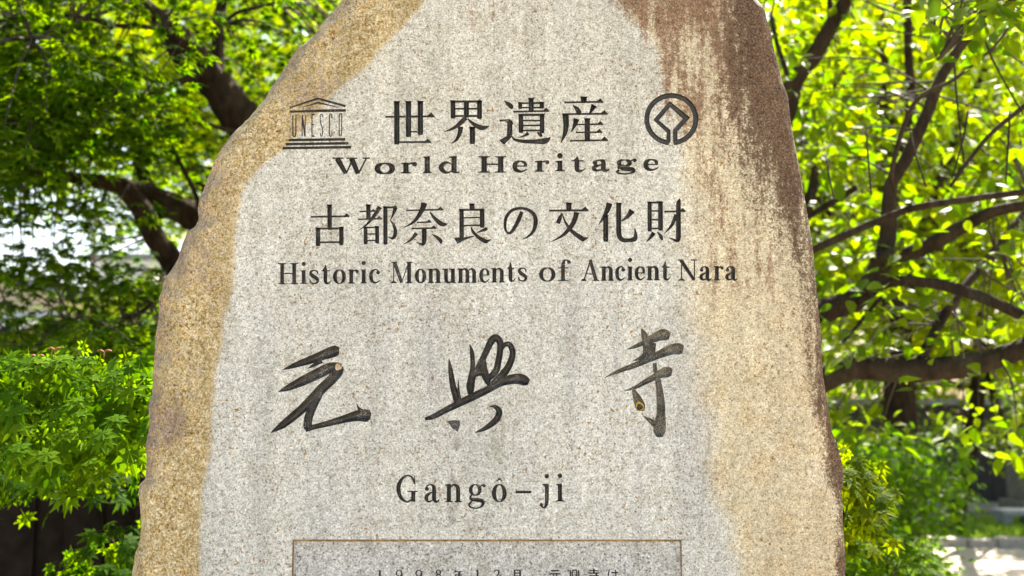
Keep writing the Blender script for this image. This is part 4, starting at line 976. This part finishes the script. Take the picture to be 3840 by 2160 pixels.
# ---- maple tuft and low hedge by the stone's right foot
T = empty('maple_sapling'); tag(T, 'small maple sapling with bright yellow green tips at the right foot of the stone', 'shrub')
lim = [[(Vector((.75, .7, -.05)), .016), (Vector((.74, .68, .5)), .012), (Vector((.73, .6, .95)), .008), (Vector((.76, .5, 1.16)), .005)]]
lp = limbs_to_tree(T, lim, M_TWIG, 'stem', 6)
cT = np.concatenate([box_centres(9, 2090, 2185, 1160, 1215, 2.3, 2.55), box_centres(7, 2090, 2180, 1235, 1290, 2.3, 2.6)])
pT = sprays(cT, rng.uniform(.05, .09, len(cT)), 12, 0.042, .7, .3, .4, 1.2); twigs(T, cT, lp, M_TWIG, .002)
crown(T, 'maple', M_MAPLE_Y, *pT[:3], single=150)
Hd = empty('maple_shrub'); tag(Hd, 'low spreading maple shrub hugging the gravel beside the stone', 'shrub')
lim = [[(Vector((1.15, 1.6, -.05)), .03), (Vector((1.2, 1.6, .3)), .02), (Vector((1.3, 1.6, .55)), .01)]]
lp = limbs_to_tree(Hd, lim, M_TWIG, 'stem', 6)
cH = box_centres(75, 2060, 2350, 1345, 1560, 3.1, 4.2, lambda x, y, d: x < 2400 - abs(y - 1420) * .25)
pH = sprays(cH, rng.uniform(.10, .2, len(cH)), 22, 0.038, .5); twigs(Hd, cH, lp, M_TWIG, .003, 1.5)
crown(Hd, 'maple', M_SHRUB, *pH[:3], single=300)
Bu = empty('leafy_bush'); tag(Bu, 'rounded mid green bush behind the maple sapling and beside the gravel', 'bush')
lim = [[(Vector((1.95, 4.4, -.05)), .05), (Vector((1.95, 4.4, .4)), .035), (Vector((2.05, 4.4, .8)), .02)]]
lp = limbs_to_tree(Bu, lim, M_TWIG, 'stem', 6)
cU = np.concatenate([box_centres(120, 2130, 2400, 1090, 1350, 5.6, 6.9, lambda x, y, d: ((x - 2262) / 140) ** 2 + ((y - 1215) / 140) ** 2 < 1), box_centres(30, 2060, 2230, 1280, 1380, 5.0, 6.0)])
pU = ov(cU, rng.uniform(.12, .22, len(cU)), 26, 0.05)
crown(Bu, 'ovate', M_BUSH, *pU[:3], single=0, far_kind='ovate_far')

# ---- trees further back
def back_tree(label, base, hgt, blobs, mat, kind, leaf, nspray, per, trunk_r=.14, lean=(0, 0), name='garden_tree'):
    r = empty(name); tag(r, label, 'tree', None)
    b = Vector(base); top = b + Vector((lean[0], lean[1], hgt))
    lim = [[(b + Vector((0, 0, -.1)), trunk_r * 1.2), (b.lerp(top, .35) + Vector((random.uniform(-.1, .1), 0, 0)), trunk_r), (b.lerp(top, .7), trunk_r * .7), (top, trunk_r * .3)]]
    cs = []
    for c, rad, k in blobs:
        s = b.lerp(top, random.uniform(.35, .7)); c = Vector(c)
        lim.append([(s, trunk_r * .5), (s.lerp(c, .5) + Vector((0, 0, .1)), trunk_r * .35), (c, trunk_r * .15)])
        cs.append(blob_centres(max(4, int(nspray * k)), c, rad))
    limbs_to_tree(r, lim, M_BARK, 'trunk', 8, .06, 4)
    cs = sunny(np.concatenate(cs)); fn = ov if kind.startswith('ovate') else sprays
    p = fn(cs, rng.uniform(.18, .4, len(cs)), per, leaf)
    crown(r, kind, mat, *p[:3], single=0)
def bl(x, y, d, rx, ry, rz, k): return (tuple(Q(x, y, d)), (rx, ry, rz), k)
back_tree('sunlit maple filling the gaps behind the leaning maple trunk', (-1.4, 6.4, 0), 5.0, [bl(120,120,8.2,1.3,.9,.8,.9), bl(480,60,8.6,1.4,.9,.9,1), bl(330,330,8.4,1.1,.8,.6,.6), bl(60,360,8.2,.9,.8,.5,.5)], M_MAPLE_Y, 'maple_far', .062, 110, 20)
back_tree('sunlit maple directly behind the upper left shoulder of the stone', (-.2, 6.8, 0), 5.4, [bl(760,60,8.8,1.3,.9,.9,1), bl(640,350,8.6,1.0,.8,.7,.7), bl(560,480,8.6,.8,.7,.6,.5), bl(900,-150,8.8,1.6,1,.9,.6)], M_MAPLE_Y, 'maple_far', .062, 110, 20)
back_tree('tall maple behind the others with its crown against the sky', (-2.6, 9.4, 0), 6.5, [bl(-60,-60,11.4,1.6,1.2,1.2,1), bl(300,-120,11.6,1.8,1.2,1.2,1), bl(620,-60,11.6,1.6,1.2,1.3,.9), bl(220,240,11.4,1.8,1.0,.8,.9)], M_MAPLE, 'maple_far', .075, 110, 20)
back_tree('little golden green tree by the white wall', (-2.45, 8.2, 0), 2.0, [bl(370,735,10,.32,.4,.24,.55), bl(300,755,10,.25,.3,.14,.3)], M_MAPLE_Y, 'maple_far', .055, 60, 18, .05)
back_tree('dark low maple under the roof line on the left', (-1.9, 4.4, 0), 1.5, [bl(150,900,6.4,1.2,.5,.32,.9), bl(350,960,6.3,.7,.5,.45,.6), bl(-60,1000,6.4,.8,.5,.5,.5)], M_MAPLE, 'maple_far', .052, 90, 22, .06)
back_tree('yellow green tree behind the banded cherry limb', (1.6, 6.6, 0), 5.0, [bl(2050,150,8.6,1.0,.9,1.0,1), bl(2250,60,8.8,1.3,.9,.9,1), bl(2130,480,8.4,.9,.8,.8,.9)], M_MAPLE_Y, 'ovate_far', .075, 100, 18)
back_tree('bright tree far right behind the cherry limbs', (3.4, 7.0, 0), 5.0, [bl(2500,120,9,1.2,.9,1.1,1), bl(2420,420,9,1.1,.9,.9,1), bl(2560,650,9,1.0,.9,.8,.8), bl(2280,700,9,1.0,.8,.8,.8)], M_MAPLE_Y, 'ovate_far', .075, 100, 18)
back_tree('pale leaved tree spreading over the far gravel', (4.55, 8.75, 0), 3.4, [bl(2480,980,10.2,1.1,.9,.5,1), bl(2300,960,10.4,.9,.9,.55,.8), bl(2600,900,10.4,.9,.9,.7,.8), bl(2540,1130,10,.6,.6,.25,.3), bl(2180,1030,9.5,.8,.6,.35,.8), bl(2380,1080,9.8,.8,.6,.3,.8), bl(2500,1060,10.5,.8,.6,.35,.8)], M_CHERRY, 'ovate_far', .07, 90, 18, .09, (.7, 0))
back_tree('broad leafy tree filling the middle distance right of the stone', (2.6, 8.6, 0), 5.5, [bl(2080,330,11,1.3,.9,1.2,1.2), bl(2330,180,11,1.5,.9,1.2,1.2), bl(2560,330,11,1.2,.9,1.2,1), bl(2200,650,11,1.3,.9,1.1,1.2), bl(2480,640,11,1.3,.9,1.0,1.1), bl(2330,-150,11,2,1,1,1)], M_CHERRY, 'ovate_far', .085, 110, 18)
back_tree('far sunlit tree beyond the garden wall, right of the stone', (4.0, 14.5, 0), 7.0, [bl(2080,250,17,1.8,1.2,2.0,1.2), bl(2330,330,17,1.9,1.2,2.2,1.3), bl(2560,200,17,1.9,1.2,2.2,1.3), bl(2150,650,17,1.6,1.2,1.5,1), bl(2450,760,17,2,1.2,1.4,1.2), bl(2250,60,17,2,1.2,1.8,1.2), bl(2480,480,17,2,1.2,1.6,1.2)], M_MAPLE_Y, 'ovate_far', .17, 130, 26)
back_tree('far leafy tree beyond the houses on the left', (-3.4, 15.5, 0), 7.5, [bl(100,60,18,2.4,1.2,1.8,1.2), bl(450,120,18,2.2,1.2,2.0,1.2), bl(750,60,18,2.2,1.2,2.0,1.2), bl(520,430,18,1.3,1,1.4,.8)], M_MAPLE_Y, 'maple_far', .16, 120, 24)
back_tree('dense green tree closing the view on the right', (3.2, 12, 0), 6.0, [bl(2100,300,14.5,1.6,1.2,1.8,1), bl(2450,250,14.5,1.8,1.2,1.7,1), bl(2300,800,14.5,2.2,1.2,1.2,1), bl(2560,720,14.5,1.4,1.2,1.2,.7)], M_MAPLE_Y, 'ovate_far', .13, 110, 24)

back_tree('leafy maple standing right behind the stone', (.1, 7.6, 0), 5.2, [bl(1150,250,9.4,1.3,.9,1.3,1), bl(1500,120,9.6,1.4,.9,1.2,1), bl(1780,350,9.4,1.2,.9,1.3,1), bl(1350,650,9.4,1.1,.8,.8,.8), bl(1700,760,9.4,1.1,.8,.7,.7)], M_MAPLE, 'maple_far', .07, 90, 18)
back_tree('broad maple outside the left edge over the fence', (-4.6, 4.2, 0), 4.6, [bl(-500,150,6.6,1.2,1,1.1,1), bl(-850,330,6.6,1.2,1,1.0,1), bl(-600,640,6.4,1.0,.8,.6,.7)], M_MAPLE, 'maple_far', .06, 90, 18)
back_tree('broad tree outside the right edge by the gravel', (6.4, 3.2, 0), 4.6, [bl(3700,300,6.0,1.0,1,1.1,1), bl(4000,200,6.0,1.2,1,1.2,1), bl(3850,640,6.0,.9,.8,.7,.7)], M_CHERRY, 'ovate_far', .075, 80, 18)
# the wood that closes the view all round behind the garden
cw = []
while len(cw) < 1150:
    an = math.radians(random.uniform(-75, 75)); rd = random.uniform(21, 26); zz_ = random.uniform(.3, 8.5) * (0.75 + .25 * math.sin(an * 9 + 1))
    p_ = np.array([[rd * math.sin(an), -CAM_D + rd * math.cos(an), zz_]]); a_, b_, _ = project(p_)
    if -200 < a_[0] / 1.49068 < 450 and b_[0] / 1.49068 > 440: continue
    cw.append(p_[0])
cw = np.array(cw); pw = ov(cw, rng.uniform(.5, 1.0, len(cw)), 20, .26)
wd_ = leaves_stuff('distant_wood', 'ovate_far', M_MAPLE, *pw[:3], None); tag(wd_, 'sunlit wood closing the view far behind the garden', 'wood', kind='stuff')

# =====================================================================================
#  FENCE, HOUSES, POLE, GARDEN PIECES
# =====================================================================================
M_FENCE = plain('dark_fence_board', (0.012, 0.009, 0.007), 0.9, 14, .5, .4); M_FENCE.node_tree.nodes['Principled BSDF'].inputs['Specular IOR Level'].default_value = .08
fe = empty('wooden_fence', (0, 0, 0)); tag(fe, 'dark stained wooden board fence behind the maple shrub', 'fence')
fb = MB().box(-.064, .064, -.009, .009, 0, 1.18, .003); bme = fb.build('board', M_FENCE, fe).data
first = bpy.data.objects['board']; first.location = (-3.3, 1.55, 0.02)
for k in range(1, 30):
    o = first.copy(); col.objects.link(o); o.parent = fe; o.location = (-3.3 + k * .117, 1.55 + (k % 2) * .019, .02 + random.uniform(-.006, .006)); o.rotation_euler = (0, random.uniform(-.006, .006), 0)
for z in (.35, .95): MB().box(-3.4, .25, 1.575, 1.61, z, z + .07).build('rail', M_FENCE, fe)
for x in (-3.2, -1.9, -.6, .2): MB().box(x - .045, x + .045, 1.60, 1.69, -.05, 1.22, .004).build('post', M_FENCE, fe)

def tile_roof(root, mat, x0, x1, y0, y1, z0, z1, n=14, m=6):
    """a pitched roof falling from y1/z1 to y0/z0 made of rows of tiles"""
    dx = (x1 - x0) / n
    L = math.hypot(y1 - y0, z1 - z0) / m * 1.12; ang = math.atan2(z1 - z0, y1 - y0)
    mb = MB(); mb.tube([(0, 0, 0), (0, L, 0)], [dx * .5, dx * .46], 8, 1); mb.v = [Vector((v[0], v[1], v[2] * .35)) for v in mb.v]
    ref = mb.build('roof_tile', mat, root, True)
    for i in range(n):
        for j in range(m):
            o = ref if i == j == 0 else ref.copy()
            if o is not ref: col.objects.link(o); o.parent = root
            o.location = (x0 + dx * (i + .5), y0 + (y1 - y0) * j / m, z0 + (z1 - z0) * j / m + .02); o.rotation_euler = (ang, 0, 0)
M_CREAM = plain('cream_plaster', (0.60, 0.52, 0.40), .9, 6, .08, .1)
M_WHITE = plain('white_cladding', (0.74, 0.75, 0.76), .7, 6, .05, 0)
M_TILE = plain('grey_roof_tile', (0.16, 0.165, 0.175), .6, 20, .3)
M_WOOD = plain('brown_timber', (0.17, 0.10, 0.06), .8, 20, .3)
def Hx(x, y, d): return Q(x, y, d)
hA = empty('house'); tag(hA, 'cream plastered house with grey tiled roof seen under the maple', 'house')
d = 15.0; p = Hx(-60, 760, d); q = Hx(330, 760, d); zt = Hx(0, 742, d).z; Y0 = p.y
mb = MB(); i0 = 0
gx0, gx1 = Hx(-420, 0, d).x, Hx(385, 0, d).x; ridge = (gx0 + gx1) / 2
mb.v += [(gx0, Y0, -.1), (gx1, Y0, -.1), (gx1, Y0, Hx(0, 800, d).z), (ridge, Y0, Hx(0, 690, d).z), (gx0, Y0, Hx(0, 800, d).z)]; mb.v += [(x, y + 5, z) for x, y, z in mb.v[:5]]
mb.f += [[0, 1, 2, 3, 4], [9, 8, 7, 6, 5], [0, 5, 6, 1], [1, 6, 7, 2], [2, 7, 8, 3], [3, 8, 9, 4], [4, 9, 5, 0]]
mb.build('wall', M_CREAM, hA)
for s, e_ in ((gx1, .35), (gx0, -.35)):
    za, zb = Hx(0, 800, d).z, Hx(0, 690, d).z; sl = (za - zb) / (s - ridge); mb = MB()
    P4 = [(ridge, zb + .03), (s + e_, zb + sl * (s + e_ - ridge) + .03)]
    mb.v += [(x, y, z + o) for y in (Y0 - .4, Y0 + 5.3) for o in (0, .12) for x, z in P4]; mb.f += [[0, 1, 3, 2], [4, 6, 7, 5], [0, 4, 5, 1], [2, 3, 7, 6], [0, 2, 6, 4], [1, 5, 7, 3]]
    mb.build('roof', M_TILE, hA)
xw = Hx(210, 0, d).x; w_ = MB().box(xw - .5, xw + .5, Y0 - .04, Y0 + .02, 1.2, 2.3).build('window', M_WOOD, hA)
MB().box(xw - .44, xw - .03, Y0 - .055, Y0 - .035, 1.26, 2.24).build('pane', plain('dark_glass', (.05, .06, .07), .1, 3, .1, 0), w_)
MB().box(xw + .03, xw + .44, Y0 - .055, Y0 - .035, 1.26, 2.24).build('pane', bpy.data.materials['dark_glass'], w_)
ln = empty('lean_to'); tag(ln, 'low lean-to with pale grey tiled roof against the cream house', 'shed')
xa, xb = Hx(-260, 0, 13.2).x, Hx(105, 0, 13.2).x; yb = Hx(0, 0, 13.2).y
tile_roof(ln, plain('pale_roof_tile', (.42, .43, .45), .5, 20, .15), xa, xb, yb, yb + 1.2, Hx(0, 826, 13.2).z, Hx(0, 775, 13.2).z, 12, 4)
MB().box(xa + .1, xb - .1, yb + .15, yb + 1.25, -.1, Hx(0, 826, 13.2).z + .02).build('wall', M_WOOD, ln)
MB().box(xa, xb, yb - .06, yb - .01, Hx(0, 832, 13.2).z, Hx(0, 824, 13.2).z).build('gutter', M_WHITE, ln)
hB = empty('house'); tag(hB, 'white clad house with vertical battens beyond the utility pole', 'house')
d = 21; x0, x1 = Hx(272, 0, d).x, Hx(420, 0, d).x; y0 = Hx(0, 0, d).y; zt = Hx(0, 655, d).z
MB().box(x0, x1, y0, y0 + 4, -.1, zt).build('wall', M_WHITE, hB)
for k in range(9): xx = x0 + (x1 - x0) * (k + .5) / 9; MB().box(xx - .02, xx + .02, y0 - .03, y0, 0, zt - .02).build('batten', M_WHITE, hB)
MB().box(x0 - .15, x1 + .15, y0 - .2, y0 + 4.2, zt, zt + .12).build('roof', M_TILE, hB)
po = empty('utility_pole'); tag(po, 'brown utility pole with crossarm standing among the houses', 'pole')
d = 16.5; b = Hx(266, 0, d); zt = Hx(0, 545, d).z
MB().tube([(b.x, b.y, -.1), (b.x, b.y, zt)], [.042, .035], 10, 3).build('mast', M_WOOD, po, True)
MB().box(b.x - .1, b.x + .62, b.y - .05, b.y - .005, zt - .16, zt - .10).build('crossarm', M_WOOD, po)
MB().tube([(b.x + .42, b.y - .03, zt - .45), (b.x + .42, b.y - .03, zt - .17)], [.075, .075], 14, 2).build('transformer', plain('grey_metal', (.3, .31, .33), .5), po, True)

# far right: grass verge with kerb stones, bench, pale pillar, dark wall
M_GRASS = leafmat('grass_blade', (.05, .13, .015), (.10, .2, .03), (.2, .36, .02), (.3, .45, .03))
verge_y0, verge_y1 = Q(2500, 1384, 10.0).y, 10.6
gy0 = -CAM_D + 10.05
pv = [(2.9, gy0), (9, gy0 - .1), (9, gy0 + 2.6), (2.9, gy0 + 2.6)]
tag(mesh_obj('grass_verge', [(x, y, .04) for x, y in pv] + [(x, y, -.03) for x, y in pv], [(0, 1, 2, 3), (0, 4, 5, 1), (1, 5, 6, 2), (2, 6, 7, 3), (3, 7, 4, 0)], plain('turf_soil', (.06, .08, .025), .95, 30)), 'grass verge beyond the gravel', 'verge', kind='structure')
ng = 9000; gp = np.stack([rng.uniform(2.9, 7, ng), rng.uniform(gy0, gy0 + 1.6, ng), np.full(ng, .035)], 1)
gd = np.stack([rng.normal(0, .35, ng), rng.normal(0, .35, ng), np.ones(ng)], 1); gu = rng.normal(size=(ng, 3))
TEMPL['blade'] = (np.array([(-.09, 0, 0), (.09, 0, 0), (.05, .55, .04), (-.05, .55, .04), (0, 1, .16)], float), [(0, 1, 2, 3), (3, 2, 4)])
go = leaves_stuff('grass', 'blade', M_GRASS, gp, rot_from(gd, gu), rng.uniform(.05, .12, ng), None); tag(go, 'short sunlit grass growing on the verge beyond the gravel', 'grass', kind='stuff')
M_KERB = plain('kerb_stone', (.33, .29, .24), .9, 30, .25)
ke = empty('kerb'); tag(ke, 'row of rough stones edging the grass verge', 'kerb')
for k in range(14):
    x = 3.0 + k * .29; h = .07 + random.random() * .04
    MB().box(x, x + .27, gy0 - .14 - random.random() * .02, gy0 + .005, -.03, h, .02).build('kerb_stone', M_KERB, ke)
be = empty('stone_bench'); tag(be, 'low grey stone bench on the far grass verge', 'bench')
bx, by = Q(2550, 1340, 11.2).x, Q(2550, 1340, 11.2).y
M_BEN = plain('grey_bench_stone', (.27, .28, .29), .8, 20, .2)
MB().box(bx - .17, bx + .6, by - .15, by + .15, .17, .23, .012).build('seat', M_BEN, be)
for s in (-.10, .18, .46): MB().box(bx + s - .05, bx + s + .05, by - .12, by + .12, .03, .17, .01).build('leg', M_BEN, be)
pi = empty('stone_pillar'); tag(pi, 'pale weathered stone pillar with sloping cap behind the bench', 'pillar')
qx, qy = Q(2650, 1250, 12.6).x, Q(2590, 1250, 12.6).y; M_PIL = plain('pale_stone', (.20, .175, .14), .9, 12, .3)
MB().box(qx - .34, qx + .34, qy, qy + .5, .0, .95, .03).build('shaft', M_PIL, pi); MB().box(qx - .28, qx + .28, qy + .04, qy + .46, .95, 1.08, .05).build('cap', M_PIL, pi); MB().box(qx - .42, qx + .42, qy - .08, qy + .58, -.02, .16, .02).build('base', M_PIL, pi)
wl = empty('garden_wall'); tag(wl, 'dark timber garden wall with tiled coping behind the trees on the right', 'wall')
wy = -CAM_D + 14.2; M_WALL = plain('dark_wall_board', (.035, .03, .026), .9, 9, .4)
ref = MB().box(-.145, .145, 0, .03, 0, 1.35, .004).build('board', M_WALL, wl); ref.location = (.6, wy, 0)
for k in range(1, 34): o = ref.copy(); col.objects.link(o); o.parent = wl; o.location = (.6 + k * .3, wy + random.uniform(0, .006), 0)
MB().box(.4, 10.7, wy - .16, wy + .22, 1.35, 1.44, .02).build('coping', M_TILE, wl)
bpy.context.view_layer.update()
print('objects', len(bpy.data.objects))
